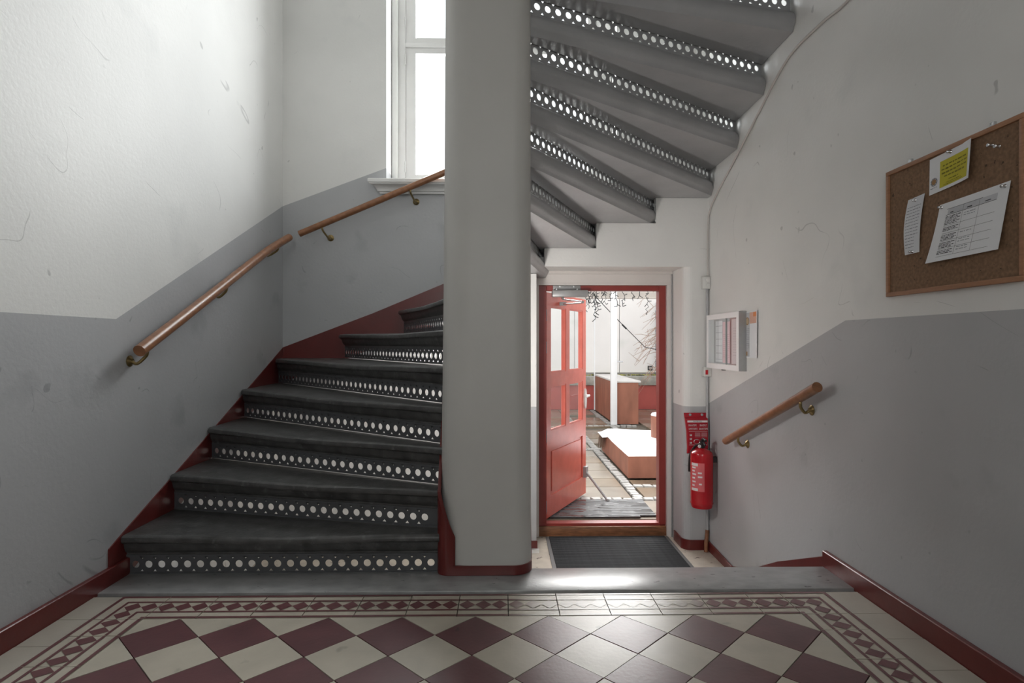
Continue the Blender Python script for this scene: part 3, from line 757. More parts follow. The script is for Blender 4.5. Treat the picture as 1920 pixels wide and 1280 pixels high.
for y in (2.76, 3.55, 4.28):
    q = pl_at(path, y); bl.append(((XL, y - .01, q.z - .075), q - Vector((0, 0, RR)), (1, 0, 0)))
handrail(path, RR + .003, 'long round wooden handrail on the left wall with three brass brackets', bl)
path = [(-1.544, 4.515, 1.887), (-.977, 4.515, 2.128), (-.434, 4.515, 2.363), (-.16, 4.515, 2.482)]
bl = []
for x in (-1.37, -.70):
    q = pl_at(path, x, 0); bl.append(((x + .025, YB - (.0 if x < -1 else 0.0), q.z - .082), q - Vector((0, 0, RR)), (0, -1, 0)))
handrail(path, RR, 'wooden handrail on the stair wall passing below the window', bl)
path = [(1.462, 2.705, .852), (1.462, 3.82, .416)]
bl = []
for y in (2.86, 3.62):
    q = pl_at(path, y); bl.append(((XR, y + .03, q.z - .068), q - Vector((0, 0, RR)), (-1, 0, 0)))
handrail(path, RR, 'short wooden handrail on the right wall going down to the door', bl)

# ------------------------------------------------------------------ cork board and its papers (right wall)
cb = empty('cork_board', (XR, 1.99, 1.24)); tag(cb, 'cork notice board in a wooden frame on the right wall', 'notice board')
cbo = Vector((XR, 1.99, 1.24)); CY0, CY1, CZ0, CZ1 = 1.685, 2.300, 1.238, 1.728
box('cork_panel', Vector((XR - .012, CY0 + .01, CZ0 + .01)) - cbo, Vector((XR - .001, CY1 - .01, CZ1 - .01)) - cbo, CORK, cb)
fw = .016
for a, b in (((CY0, CZ0), (CY1, CZ0 + fw)), ((CY0, CZ1 - fw), (CY1, CZ1)), ((CY0, CZ0 + fw), (CY0 + fw, CZ1 - fw)), ((CY1 - fw, CZ0 + fw), (CY1, CZ1 - fw))):
    box('frame_rail', Vector((XR - .020, a[0], a[1])) - cbo, Vector((XR - .0005, b[0], b[1])) - cbo, OAK, cb, bev=.002)
for yy in (2.17, 1.80):
    box('hanger', Vector((XR - .008, yy, CZ1)) - cbo, Vector((XR - .0005, yy + .018, CZ1 + .016)) - cbo, STEEL, cb)
class Sheet:
    """a curled sheet given by its four corners (y,z): top-far, top-near, bottom-near, bottom-far; curl(u,v) lifts it off the board"""
    def __init__(s, name, corners, m, curl, base, label, cat='paper', group=None, n=14, th=.0006):
        s.c = corners; s.curl = curl; s.base = base; s.og = Vector((base, corners[0][0], corners[2][1]))
        s.e = empty(name, s.og); tag(s.e, label, cat, group)
        bm = bmesh.new(); V = [[[bm.verts.new(s.P(i / n, j / n, k)) for i in range(n + 1)] for j in range(n + 1)] for k in (0, -th)]
        for j in range(n):
            for i in range(n):
                bm.faces.new((V[0][j][i], V[0][j][i + 1], V[0][j + 1][i + 1], V[0][j + 1][i]))
                bm.faces.new((V[1][j][i], V[1][j + 1][i], V[1][j + 1][i + 1], V[1][j][i + 1]))
        fromBM('sheet', bm, m, s.e, smooth=True)
    def P(s, u, v, lift=0.0):
        a, b, c, d = s.c
        y = (a[0] * (1 - u) + b[0] * u) * (1 - v) + (d[0] * (1 - u) + c[0] * u) * v
        z = (a[1] * (1 - u) + b[1] * u) * (1 - v) + (d[1] * (1 - u) + c[1] * u) * v
        return Vector((s.base - s.curl(u, v) - lift, y, z)) - s.og
    def print(s, name, rects, m, lift=.0006):
        bm = bmesh.new()
        for u0, v0, u1, v1 in rects:
            k = max(1, int((u1 - u0) * 14)); q = max(1, int((v1 - v0) * 14))
            for i in range(k):
                for j in range(q):
                    A, B = u0 + (u1 - u0) * i / k, u0 + (u1 - u0) * (i + 1) / k; Cc, D = v0 + (v1 - v0) * j / q, v0 + (v1 - v0) * (j + 1) / q
                    bm.faces.new([bm.verts.new(s.P(*t, lift)) for t in ((A, Cc), (B, Cc), (B, D), (A, D))])
        o = fromBM(name, bm, m, s.e)
        if len(rects) > 4: o['kind'] = 'stuff'
        return o
    def pin(s, u, v, m=STEEL):
        p = s.P(u, v, .001)
        lathe('push_pin', [(.006, 0), (.0045, .003), (.003, .008), (.005, .011), (.004, .013)], m, s.e, Matrix.Translation(p) @ Matrix.Rotation(-pi / 2, 4, 'Y'), 12)
def words(u0, u1, v, hgt, rng, gap=.02, wmin=.03, wmax=.10):
    out = []; u = u0
    while u < u1 - .01:
        w = min(rng.uniform(wmin, wmax), u1 - u); out.append((u, v, u + w, v + hgt * rng.uniform(.6, 1))); u += w + gap
    return out
rng = random.Random(3)
BB = XR - .0125
s = Sheet('notice_sheet', [(2.067, 1.706), (1.868, 1.716), (1.875, 1.590), (2.070, 1.580)], PAPER, lambda u, v: .002 + .012 * u ** 4 + .004 * v * u, BB, 'white sheet with a yellow text panel pinned at the top of the cork board')
s.print('yellow_panel', [(.26, .20, .94, .92)], YELLOW, .0005)
lines = []
for i, (a, b) in enumerate(((.33, .90), (.30, .92), (.31, .91), (.37, .86))): lines += words(a, b, .33 + i * .10, .045, rng)
lines += words(.48, .72, .75, .03, rng) + words(.42, .78, .825, .018, rng, .01) + words(.36, .82, .87, .018, rng, .01)
s.print('text_lines', lines, OLIVE, .0011)
bm = bmesh.new(); bm.faces.new([bm.verts.new(s.P(.12 + .085 * cos(t), .68 + .115 * sin(t), .0007)) for t in [2 * pi * i / 24 for i in range(24)]]); fromBM('emblem_ring', bm, INKG, s.e)
bm = bmesh.new(); bm.faces.new([bm.verts.new(s.P(.12 + .055 * cos(t), .68 + .075 * sin(t), .0011)) for t in [2 * pi * i / 24 for i in range(24)]]); fromBM('emblem_disc', bm, TANP, s.e)
bm = bmesh.new()
for k in range(8):
    a = 2 * pi * k / 8; bm.faces.new([bm.verts.new(s.P(.12 + .07 * cos(a) + .009 * cos(t), .68 + .095 * sin(a) + .012 * sin(t), .0014)) for t in [2 * pi * i / 8 for i in range(8)]])
fromBM('emblem_dots', bm, LABELW, s.e)
s.print('caption', words(.03, .20, .835, .02, rng, .01), INKG)
s.pin(.5, .06); 
s = Sheet('handwritten_slip', [(2.178, 1.590), (2.092, 1.595), (2.120, 1.388), (2.188, 1.386)], PAPERSH, lambda u, v: .002 + .010 * sin(pi * v) * (1 - .4 * u) + .006 * v * (1 - u), BB, 'narrow curled slip of handwriting pinned on the far side of the cork board')
lines = []
for i in range(14): lines += words(.08, .88 - .02 * (i > 9) * i, .16 + i * .055, .014, rng, .03, .06, .2)
s.print('handwriting', lines, INKG); s.pin(.5, .06); s.pin(.55, .965)
s = Sheet('table_sheet', [(2.016, 1.534), (1.732, 1.542), (1.766, 1.342), (2.066, 1.338)], PAPER, lambda u, v: .002 + .016 * v * v * (1 - u) + .010 * v * u + .003 * abs(u - .55), BB, 'white sheet with a printed table pinned low on the cork board')
s.print('table_head_shade', [(.16, .12, .86, .22)], mat('pale_grey_print', (.56, .57, .60), .7), .0004)
ln = [(.14, .115, .66, .122), (.14, .215, .86, .222)] + [(.14, v, .86, v + .004) for v in (.40, .53, .66, .79, .92)] + [(.39, .12, .393, .92), (.62, .12, .623, .92)]
s.print('table_lines', ln, INK)
lines = []
for v0, n_ in ((.245, 6), (.43, 3), (.56, 4), (.69, 4), (.82, 3)):
    for i in range(n_): lines += words(.14, .37 - .04 * (i % 2), v0 + i * .025, .014, rng, .008, .02, .07)
lines += words(.2, .27, .18, .02, rng) + words(.45, .52, .18, .02, rng) + words(.7, .78, .18, .02, rng)
s.print('printed_text', lines, INK)
lines = []
for v0 in (.26, .30, .57, .68, .72, .81, .85): lines += words(.42, .58, v0, .012, rng, .012, .02, .06)
s.print('handwriting', lines, INKG); s.pin(.04, .05); s.pin(.94, .06)
e = empty('push_pin_pair', (BB, 1.79, 1.665)); tag(e, 'two clear push pins stuck in the bare cork at upper right', 'push pins')
for dy, dz in ((.014, .006), (-.012, -.006)):
    lathe('pin', [(.006, 0), (.0045, .003), (.003, .010), (.006, .013), (.005, .015)], STEEL, e, Matrix.Translation((0, dy, dz)) @ Matrix.Rotation(-pi / 2, 4, 'Y'), 12)

# ------------------------------------------------------------------ notice case, poster, electrics (right wall)
NY0, NY1, NZ0, NZ1, NX = 3.668, 4.245, .878, 1.255, XR - .052
nc = empty('notice_case', (XR, (NY0 + NY1) / 2, NZ0)); tag(nc, 'shallow white and aluminium notice case with papers behind glass', 'notice case')
no = Vector((XR, (NY0 + NY1) / 2, NZ0))
bm = bmesh.new(); w = .035
for a, b in (((NY0, NZ0), (NY1, NZ0 + w)), ((NY0, NZ1 - w), (NY1, NZ1)), ((NY0, NZ0 + w), (NY0 + w, NZ1 - w)), ((NY1 - w, NZ0 + w), (NY1, NZ1 - w))):
    addbox(bm, Vector((NX, a[0], a[1])) - no, Vector((XR - .001, b[0], b[1])) - no)
fromBM('case_frame', bm, mat('case_white_aluminium', (.85, .85, .85), .3, .02), nc)
bm = bmesh.new(); addbox(bm, Vector((NX + .003, NY0 - .003, NZ0)) - no, Vector((XR - .001, NY0 + .0, NZ1)) - no); fromBM('side_strip', bm, ALU, nc)
box('back_board', Vector((XR - .010, NY0 + w, NZ0 + w)) - no, Vector((XR - .002, NY1 - w, NZ1 - w)) - no, mat('grey_case_back', (.42, .42, .43), .6), nc)
box('glass', Vector((NX + .008, NY0 + w, NZ0 + w)) - no, Vector((NX + .011, NY1 - w, NZ1 - w)) - no, GLASS, nc)
box('centre_divider', Vector((NX + .003, 3.885, NZ0 + w)) - no, Vector((NX + .014, 3.893, NZ1 - w)) - no, GREYMET, nc)
box('lock', Vector((NX - .002, 3.93, NZ0 - .006)) - no, Vector((NX + .02, 3.95, NZ0)) - no, BLACK, nc)
PB = XR - .0105
def flat_sheet(name, y0, y1, z0, z1, m, label, extra=()):
    e = empty(name, (PB, (y0 + y1) / 2, z0)); tag(e, label, 'paper')
    q = Vector((PB, (y0 + y1) / 2, z0))
    box('sheet', Vector((PB - .001, y0, z0)) - q, Vector((PB, y1, z1)) - q, m, e)
    for nm, rects, mm in extra:
        bm = bmesh.new()
        for u0, v0, u1, v1 in rects:
            ya, yb = y1 - (y1 - y0) * u0, y1 - (y1 - y0) * u1; za, zb = z1 - (z1 - z0) * v0, z1 - (z1 - z0) * v1
            bm.faces.new([bm.verts.new(Vector((PB - .0016, *t)) - q) for t in ((ya, za), (yb, za), (yb, zb), (ya, zb))])
        fromBM(nm, bm, mm, e)['kind'] = 'stuff'
    return e
flat_sheet('timetable_sheet', 4.045, 4.175, NZ0 + .045, NZ1 - .045, PAPER, 'white ruled sheet at the far side inside the notice case', [('ruled_lines', [(.05, v, .95, v + .008) for v in (.12, .28, .44, .6, .78, .93)], INKG)])
flat_sheet('pink_leaflet', 3.905, 4.040, NZ0 + .042, NZ1 - .055, PINKP, 'pink leaflet in the middle of the notice case', [('text_lines', sum([words(.1, .9, .3 + i * .05, .012, rng, .03, .08, .2) for i in range(12)], []), mat('pink_ink', (.60, .32, .36), .8))])
flat_sheet('name_list_sheet', 3.712, 3.880, NZ0 + .040, NZ1 - .042, PAPER, 'plain white sheet at the near side inside the notice case', [('text_lines', sum([words(.15, .85, .2 + i * .06, .008, rng, .03, .08, .2) for i in range(11)], []), mat('faint_ink', (.52, .54, .56), .8))])
s = Sheet('poster', [(3.700, 1.248), (3.497, 1.253), (3.502, .964), (3.700, .962)], PAPER, lambda u, v: .001 + .006 * u * u, XR - .001, 'small poster with an orange corner on the wall beside the notice case', 'poster')
s.print('grey_panel', [(.06, .02, .42, .97)], GREYPR, .0004); s.print('peach_corner', [(.42, .02, .94, .26)], PEACHP, .0005); s.print('orange_corner', [(.70, .03, .94, .12)], ORANGEP, .0009); s.print('orange_foot', [(.06, .86, .26, .95)], TANP, .0008)
bm = bmesh.new(); bm.faces.new([bm.verts.new(s.P(.25 + .13 * cos(t), .2 + .085 * sin(t), .0009)) for t in [2 * pi * i / 24 for i in range(24)]]); fromBM('emblem_ring', bm, TANP, s.e)
bm = bmesh.new(); bm.faces.new([bm.verts.new(s.P(.25 + .10 * cos(t), .2 + .065 * sin(t), .0013)) for t in [2 * pi * i / 24 for i in range(24)]]); fromBM('emblem_disc', bm, mat('pale_tan', (.5, .38, .24), .8), s.e)
s.print('text_lines', sum([words(.1, .4, .36 + i * .04, .008, rng, .02, .05, .12) for i in range(12)], []), INKG, .0008)

jb = empty('junction_box', (XR - .012, 4.325, 1.50)); tag(jb, 'small white junction box with two round plugs above the notice case', 'junction box')
box('housing', (-.045, -.022, -.045), (.011, .022, .045), PLASTW, jb, bev=.005)
for zz in (.022, -.018):
    bm = bmesh.new(); addlathe(bm, [(.016, 0), (.016, .004), (.012, .007)], Matrix.Translation((-.006, -.022, zz)) @ Matrix.Rotation(pi / 2, 4, 'X'), 14); fromBM('knockout', bm, PLASTW, jb, angle=40)
sw = empty('door_button', (XR - .012, 4.30, .845)); tag(sw, 'white wall button with a red face below the notice case', 'switch')
box('housing', (-.045, -.018, -.035), (.011, .028, .035), PLASTW, sw, bev=.004)
box('red_face', (-.034, -.021, -.020), (-.016, -.0175, .014), REDLED, sw)
cp = smoothpath([(XR - .008, 2.20, 2.62), (XR - .008, 2.57, 2.568), (XR - .008, 2.80, 2.585), (XR - .008, 3.12, 2.575), (XR - .008, 3.43, 2.448), (XR - .008, 3.80, 2.275), (XR - .008, 4.18, 2.105), (XR - .010, 4.30, 2.02), (XR - .012, 4.325, 1.93), (XR - .014, 4.328, 1.70), (XR - .014, 4.326, 1.548)], 6)
tag(tube('wall_cable', cp, .0065, CABLE, seg=8), 'thin cream cable running down the right wall from the stairs', 'cable')
tag(tube('wall_pipe', [(XR - .016, 4.33, 1.454), (XR - .016, 4.33, .2), (XR - .016, 4.33, -.325)], .010, PIPE, seg=10), 'thin grey pipe in the corner behind the fire extinguisher', 'pipe')
tag(tube('pipe_end', smoothpath([(XR - .016, 4.33, -.327), (XR - .020, 4.325, -.36), (XR - .036, 4.30, -.42), (XR - .040, 4.29, ZL + .004)], 5), .014, RUST, seg=10), 'bent rusty pipe end standing on the lobby floor', 'pipe')

# ------------------------------------------------------------------ fire blanket and extinguisher
fb = empty('fire_blanket', (1.432, YD, .24)); tag(fb, 'red fire blanket pouch with white lettering on the pier', 'fire blanket')
bm = bmesh.new(); secs = []
for z, w0, w1, t in ((.300, -.088, .088, .006), (.268, -.084, .086, .008), (.255, -.082, .086, .026), (.16, -.070, .086, .030), (.05, -.064, .086, .030), (.006, -.066, .086, .022), (0, -.066, .086, .012)):
    secs.append([Vector((x, y, z)) for x, y in rrect(w0, w1, -t - .0135, -.0135, min(.004, t * .4), 3)])
loft(bm, secs); fromBM('pouch', bm, BLANKRED, fb, angle=35)
for xx in (-.042, .046):
    lathe('grommet', [(.010, 0), (.010, .003), (.005, .004)], STEEL, fb, Matrix.Translation((xx, -.0205, .286)) @ Matrix.Rotation(pi / 2, 4, 'X'), 14)
def ftext(body, sz, x, z, m, parent, y, align='LEFT', sxx=1.0):
    me = textmesh(body, sz, align); o = link('lettering', me, parent, m)
    o.location = (x, y, z); o.rotation_euler = (pi / 2, 0, 0); o.scale = (sxx, 1, 1); return o
box('white_band', (-.068, -.0450, .232), (.080, -.0405, .246), LABELW, fb)
ftext('PATRULL', .0135, .006, .2345, INK, fb, -.0462, 'CENTER', 1.2)
yt = -.0470
ftext('BRANNTEPPE', .020, -.062, .204, LABELW, fb, yt, 'LEFT', .50); ftext('BRANDFILT', .020, .022, .204, LABELW, fb, yt, 'LEFT', .50)
ftext('SAMMUTUSPEITE', .020, -.060, .178, LABELW, fb, yt, 'LEFT', .43); ftext('BRANDTÆPPE', .020, .018, .178, LABELW, fb, yt, 'LEFT', .50)
bm = bmesh.new()
for i, zz in enumerate((.166, .154, .146, .136, .126, .066)):
    for xa, xb in ((-.058, .078),) if i in (0, 5) else ((-.014, .026), (.034, .076)):
        bm.faces.new([bm.verts.new((x, yt, z)) for x, z in ((xa, zz), (xb, zz), (xb, zz + .0022), (xa, zz + .0022))])
for i in range(3):
    zz = .132 - i * .028
    for xa, za, xb, zb in ((-.052, 0, -.046, .014), (-.042, 0, -.036, .014), (-.050, .004, -.038, .008)):
        bm.faces.new([bm.verts.new((x, yt, z + zz)) for x, z in ((xa, za), (xb, za), (xb, zb), (xa, zb))])
fromBM('instruction_print', bm, LABELW, fb)

ex = empty('fire_extinguisher', (1.428, 4.185, -.115)); tag(ex, 'red fire extinguisher hanging in the corner by the door', 'fire extinguisher')
R_ = .078
lathe('cylinder', [(.060, .004), (.070, 0), (.074, .012), (R_ - .002, .026), (R_, .040), (R_, .372), (.074, .388), (.060, .402), (.040, .412), (.022, .417), (.018, .42)], EXTRED, ex, None, 36, 30)
lathe('base_ring', [(.073, .028), (.0795, .029), (.0795, .036), (.073, .037)], EXTRED, ex, None, 36)
lathe('valve', [(.015, .418), (.015, .438), (.019, .440), (.019, .452), (.012, .456), (.012, .474)], BLACK, ex, None, 16)
bm = bmesh.new(); addtube(bm, smoothpath([(0, 0, .458), (0, -.03, .468), (0, -.075, .452)], 5), .007, 8); addtube(bm, smoothpath([(0, .01, .470), (0, -.03, .492), (0, -.085, .486)], 5), .008, 8); addbox(bm, (-.012, -.03, .425), (.012, -.014, .485))
fromBM('lever_handle', bm, BLACK, ex, angle=50)
bm = bmesh.new(); pts = [(.021 * cos(t), .016 * sin(t)) for t in [2 * pi * i / 18 for i in range(19)]]
addtube(bm, [(-.038 + x, -.01, .467 + z) for x, z in pts], .0028, 6); fromBM('safety_pin', bm, STEEL, ex, angle=60)
bm = bmesh.new(); addtube(bm, smoothpath([(.012, -.005, .46), (.03, -.008, .472), (.038, -.006, .45)], 5), .003, 6)
fromBM('seal_wire', bm, STEEL, ex, angle=60)
bm = bmesh.new(); addlathe(bm, [(.011, 0), (.011, .008)], Matrix.Translation((-.022, -.012, .436)) @ Matrix.Rotation(pi / 2, 4, 'X'), 14); fromBM('pressure_gauge', bm, LABELW, ex)
tube('hose', smoothpath([(-.01, .02, .445), (-.03, .06, .42), (-.055, .082, .36), (-.062, .085, .28), (-.062, .085, .235)], 6), .009, BLACK, ex, 10)
def cyl_label(name, a0, a1, z0, z1, m, lift):
    bm = bmesh.new(); n = 14; V = []
    for i in range(n + 1):
        a = radians(a0 + (a1 - a0) * i / n); V.append([bm.verts.new(((R_ + lift) * cos(a), (R_ + lift) * sin(a), z)) for z in (z0, z1)])
    for a, b in zip(V, V[1:]): bm.faces.new((a[0], b[0], b[1], a[1]))
    return fromBM(name, bm, m, ex, smooth=True)
cyl_label('label', -170, -95, .125, .325, LABELP, .0006)
cyl_label('label_head', -168, -128, .302, .322, LABELW, .0010); cyl_label('label_foot', -168, -128, .128, .146, LABELW, .0010)
bm_rows = [(.285, -162, -140), (.262, -162, -145), (.238, -162, -138), (.212, -162, -144), (.186, -162, -140), (.160, -162, -146), (.25, -128, -108), (.222, -128, -106), (.172, -122, -108)]
for zz, a, b in bm_rows: cyl_label('label_line', a, b, zz, zz + .011, LABELW, .0010)
box('wall_bracket', (.070, -.015, .32), (XR - 1.428 - .001, .015, .36), BLACK, ex)

# ------------------------------------------------------------------ fill lamp added behind the pillar to brighten lobby and under-stair space
lp = empty('added_fill_lamp', (CX - .06, PY1 + .010, .95)); tag(lp, 'round opal fill lamp added on the back of the pillar to brighten the space under the stairs', 'lamp')
ML2 = Matrix.Rotation(-pi / 2, 4, 'X')
lathe('base', [(.12, 0), (.12, .02), (.11, .03)], WHITEP, lp, ML2, 24)
lathe('shade', [(.105, .031), (.10, .06), (.075, .085), (.03, .098)], FILLGL, lp, ML2, 24)

# ------------------------------------------------------------------ courtyard
ground = tag(box('ground_courtyard', (-7, 5.0, ZO - .3), (7, 13.4, ZO - .03), EARTH), 'courtyard ground paved with wet slabs and cobbles', kind='structure')
def slabrect(x0, y0, x1, y1, m, nm='paver', hgt=0.0):
    bm = bmesh.new(); z = ZO + hgt + random.uniform(-.003, .003); g = .006
    addbox(bm, (x0 + g, y0 + g, ZO - .03), (x1 - g, y1 - g, z))
    return fromBM(nm, bm, m, ground)
box('door_step', (.05, 4.84, ZO - .2), (1.5, 5.0, ZO - .002), PAVE, ground)
slabrect(-.4, 5.0, 1.24, 5.40, PAVE); slabrect(1.24, 5.0, 2.6, 5.40, PAVE)
ys = [5.50, 5.93, 6.30, 6.70, 7.10, 7.50, 7.92]
for j in range(len(ys) - 1):
    for i, (xa, xb) in enumerate(((-1.9, -1.1), (-1.1, -.3), (-.3, .46), (.46, 1.22))):
        slabrect(xa, ys[j], xb, ys[j + 1], (PAVE, PAVE2, PAVE)[(i + j) % 3])
slabrect(1.34, 5.50, 2.4, 5.90, PAVE2); slabrect(1.34, 6.0, 1.85, 6.22, PAVE2); slabrect(2.05, 6.0, 2.7, 6.22, PAVE2)
y = 8.06; j = 0
while y < 12.7:
    for i, (xa, xb) in enumerate(((-1.9, -1.1), (-1.1, -.3), (-.3, .46), (.46, 1.22), (1.22, 1.88))):
        if j % 4 == 0 and i == 4: continue
        slabrect(xa, y, xb, min(y + .42, 12.75), (PAVE, PAVE2, PAVE)[(i * 2 + j) % 3])
    for i in range(6): slabrect(2.5 + i * .62, y, 2.5 + (i + 1) * .62, min(y + .42, 12.75), (PAVE2, PAVE)[(i + j) % 2])
    y += .42; j += 1
cme = []
for v in range(5):
    bm = bmesh.new(); addbox(bm, (-.045, -.045, -.03), (.045, .045, .004 + .002 * v))
    for q in bm.verts: q.co.x += random.uniform(-.006, .006); q.co.y += random.uniform(-.006, .006)
    bmesh.ops.bevel(bm, geom=[e for e in bm.edges if e.verts[0].co.z > 0 or e.verts[1].co.z > 0], offset=.008, segments=1, affect='EDGES')
    me = bpy.data.meshes.new('cobble'); bmesh.ops.recalc_face_normals(bm, faces=bm.faces); bm.to_mesh(me); bm.free(); me.materials.append(COBBLE); cme.append(me)
ncob = 0
def cobble(x, y):
    o = bpy.data.objects.new('cobble', random.choice(cme)); COL.objects.link(o); o.parent = ground
    o.location = (x, y, ZO); o.rotation_euler = (0, 0, random.uniform(-.15, .15) + random.choice((0, pi / 2)))
for i in range(26): cobble(.1 + i * .097, 5.45)
for i in range(66): cobble(1.28, 5.55 + i * .097)
for i in range(12): cobble(1.38 + i * .097, 5.95)
for i in range(3): cobble(1.91 + (i % 2) * .09, 6.05 + i * .08)
for i in range(34): cobble(-1.9 + i * .097, 7.99)
for i in range(46): cobble(1.93, 8.1 + i * .1) if not 10.3 < 8.1 + i * .1 < 10.6 else None
for i in range(10): cobble(1.45 + i * .097, 10.30)
# corten planter with snow
plq = Vector((2.2, 7.1, ZO)); plan = empty('corten_planter', plq); tag(plan, 'low rusty steel planter box covered with snow', 'planter')
bm = bmesh.new(); PX0, PX1, PYa, PYb, PH = 1.355, 3.1, 6.29, 7.95, .235
for a, b in (((PX0, PYa, ZO), (PX1, PYa + .02, ZO + PH)), ((PX0, PYb - .02, ZO), (PX1, PYb, ZO + PH)), ((PX0, PYa + .02, ZO), (PX0 + .02, PYb - .02, ZO + PH)), ((PX1 - .02, PYa + .02, ZO), (PX1, PYb - .02, ZO + PH))):
    addbox(bm, Vector(a) - plq + Vector((0, 0, .001)), Vector(b) - plq)
fromBM('steel_sides', bm, CORTEN, plan)
sn = empty('snow_cover', (2.2, 7.1, ZO + PH)); tag(sn, 'thick white snow lying on the low planter', 'snow')
bm = bmesh.new(); nx, ny = 26, 26; V = []
for j in range(ny + 1):
    rowv = []
    for i in range(nx + 1):
        u, v = i / nx, j / ny; ed = min(u * (PX1 - PX0), (1 - u) * (PX1 - PX0), v * (PYb - PYa), (1 - v) * (PYb - PYa))
        z = .05 * min(1, ed / .12) ** .5 + .012 * sin(u * 9) * sin(v * 7) * min(1, ed / .1) + .03 * math.exp(-((u) / .2) ** 2 - ((1 - v) / .3) ** 2)
        x = PX0 + u * (PX1 - PX0); yy = PYa + v * (PYb - PYa)
        if i == 0 and j > ny * .75: x -= .06; z -= .02
        rowv.append(bm.verts.new((x - 2.2, yy - 7.1, z)))
    V.append(rowv)
for j in range(ny):
    for i in range(nx): bm.faces.new((V[j][i], V[j][i + 1], V[j + 1][i + 1], V[j + 1][i]))
fromBM('drift', bm, SNOW, sn, smooth=True)
dp = empty('dry_plant', (1.36, 7.75, ZO + .08)); tag(dp, 'withered brown plant hanging over the snowy planter corner', 'plant')
bm = bmesh.new()
for i in range(26):
    a = random.uniform(0, 2 * pi); x, y_ = random.uniform(-.06, -.01), random.uniform(-.12, .12)
    addtube(bm, smoothpath([(.02, y_ * .4, .16), (x, y_, .14), (x - .02, y_ + random.uniform(-.03, .03), random.uniform(-.02, .08))], 3), .004, 4)
fromBM('withered_stems', bm, mat('dry_stem', (.16, .10, .07), .9), dp)
cyl = empty('corten_cylinder', (2.075, 7.30, ZO + .235)); tag(cyl, 'rusty steel cylinder with a cap of snow standing in the planter', 'planter')
lathe('drum', [(.215, .02), (.215, .31), (.205, .31), (.205, .30)], CORTEN, cyl, None, 32)
lathe('snow_cap', [(.20, .305), (.216, .315), (.205, .335), (.15, .345), (.05, .35)], SNOW, cyl, None, 32)
# corten counter with a tap
kq = Vector((2.22, 11.7, ZO)); kc = empty('corten_counter', kq); tag(kc, 'long rusty steel counter with a pale top behind the white post', 'counter')
KX0, KX1, KY0, KY1, KH = 2.02, 2.435, 10.47, 12.70, .74
for nm, a, b in (('front_panel', (KX0, KY0, ZO + .001), (KX1, KY0 + .02, ZO + KH)), ('side_panel', (KX0, KY0 + .021, ZO + .001), (KX0 + .02, KY1, ZO + KH)), ('side_panel', (KX1 - .02, KY0 + .021, ZO + .001), (KX1, KY1, ZO + KH))):
    box(nm, Vector(a) - kq, Vector(b) - kq, CORTEN, kc)
box('top_slab', Vector((KX0 - .01, KY0 - .015, ZO + KH + .001)) - kq, Vector((KX1 + .04, KY1, ZO + KH + .035)) - kq, mat('pale_counter_top', (.72, .69, .66), .4, .05), kc, bev=.004)
tube('tap', smoothpath([Vector((2.12, 11.25, ZO + KH + .03)) - kq, Vector((2.12, 11.25, ZO + KH + .30)) - kq, Vector((2.135, 11.25, ZO + KH + .34)) - kq, Vector((2.17, 11.25, ZO + KH + .35)) - kq, Vector((2.32, 11.25, ZO + KH + .35)) - kq], 5), .014, STEEL, kc)
# posts, beam and tie rod of the pergola
pg = empty('pergola', (1.98, 10.40, ZO)); tag(pg, 'white pergola post with beige beam and diagonal tie rod', 'pergola'); pq = Vector((1.98, 10.40, ZO))
box('post', Vector((1.925, 10.36, ZO + .001)) - pq, Vector((2.035, 10.44, 2.1)) - pq, POSTW, pg, bev=.004)
box('thin_post', Vector((1.995, 12.72, ZO + .001)) - pq, Vector((2.018, 12.75, 2.1)) - pq, POSTW, pg)
box('beam', Vector((-3, 10.55, 1.855)) - pq, Vector((5.15, 10.65, 1.97)) - pq, BEAM, pg); box('upper_beam', Vector((-3, 10.36, 1.975)) - pq, Vector((5.15, 10.44, 2.1)) - pq, POSTW, pg)
rodp = [Vector((1.60, 10.46, 1.95)), Vector((2.03, 10.46, 1.50)), Vector((2.20, 10.46, 1.33)), Vector((2.55, 10.46, .98)), Vector((2.95, 10.46, .90))]
bm = bmesh.new(); addtube(bm, [p - pq for p in rodp], .007, 6); addtube(bm, [Vector((2.14, 10.46, 1.385)) - pq, Vector((2.22, 10.46, 1.305)) - pq], .016, 6)
fromBM('tie_rod', bm, WIRE, pg)
# far side of the courtyard
fy = 12.80
tag(box('wall_courtyard_plinth', (-7, fy, ZO), (7, fy + .5, .13), REDWALL), 'low red wall at the far side of the courtyard', kind='structure')
tag(box('trim_courtyard_ledge', (-7, fy - .05, .131), (7, fy + .5, .335), CONC, bev=.02), 'weathered concrete ledge on the low red wall', kind='structure')
bm = bmesh.new()
for i in range(240):
    xx = random.uniform(-2, 5); s_ = random.uniform(.008, .028); addbox(bm, (xx, fy + .12, .337), (xx + s_ * 2, fy + .18, .337 + s_))
tag(fromBM('moss', bm, MOSS), 'yellow green moss along the concrete ledge', 'moss', kind='stuff')
cw = tag(box('wall_courtyard', (-7, fy + .24, .336), (7, fy + .5, 4.4), mat('panel_joint', (.45, .43, .42), .8)), 'white clad building wall across the courtyard', kind='structure')
for i in range(14):
    box('panel', (-6.99 + i * 1.0 - .40, fy + .20, .40), (-6.99 + i * 1.0 + .59, fy + .238, 4.38), PANEL, cw)
tag(box('wall_courtyard_left', (-7.2, 5.0, ZO), (-7.0, 13.3, 4.4), PANEL), 'pale left wall of the courtyard', kind='structure')
tag(box('wall_courtyard_right', (5.2, 5.0, ZO), (5.4, 13.3, 4.4), PANEL), 'pale right wall of the courtyard', kind='structure')
gp = empty('grey_pilaster', (3.52, fy + .12, .336)); tag(gp, 'mottled grey stone pilaster on the far courtyard wall', 'pilaster')
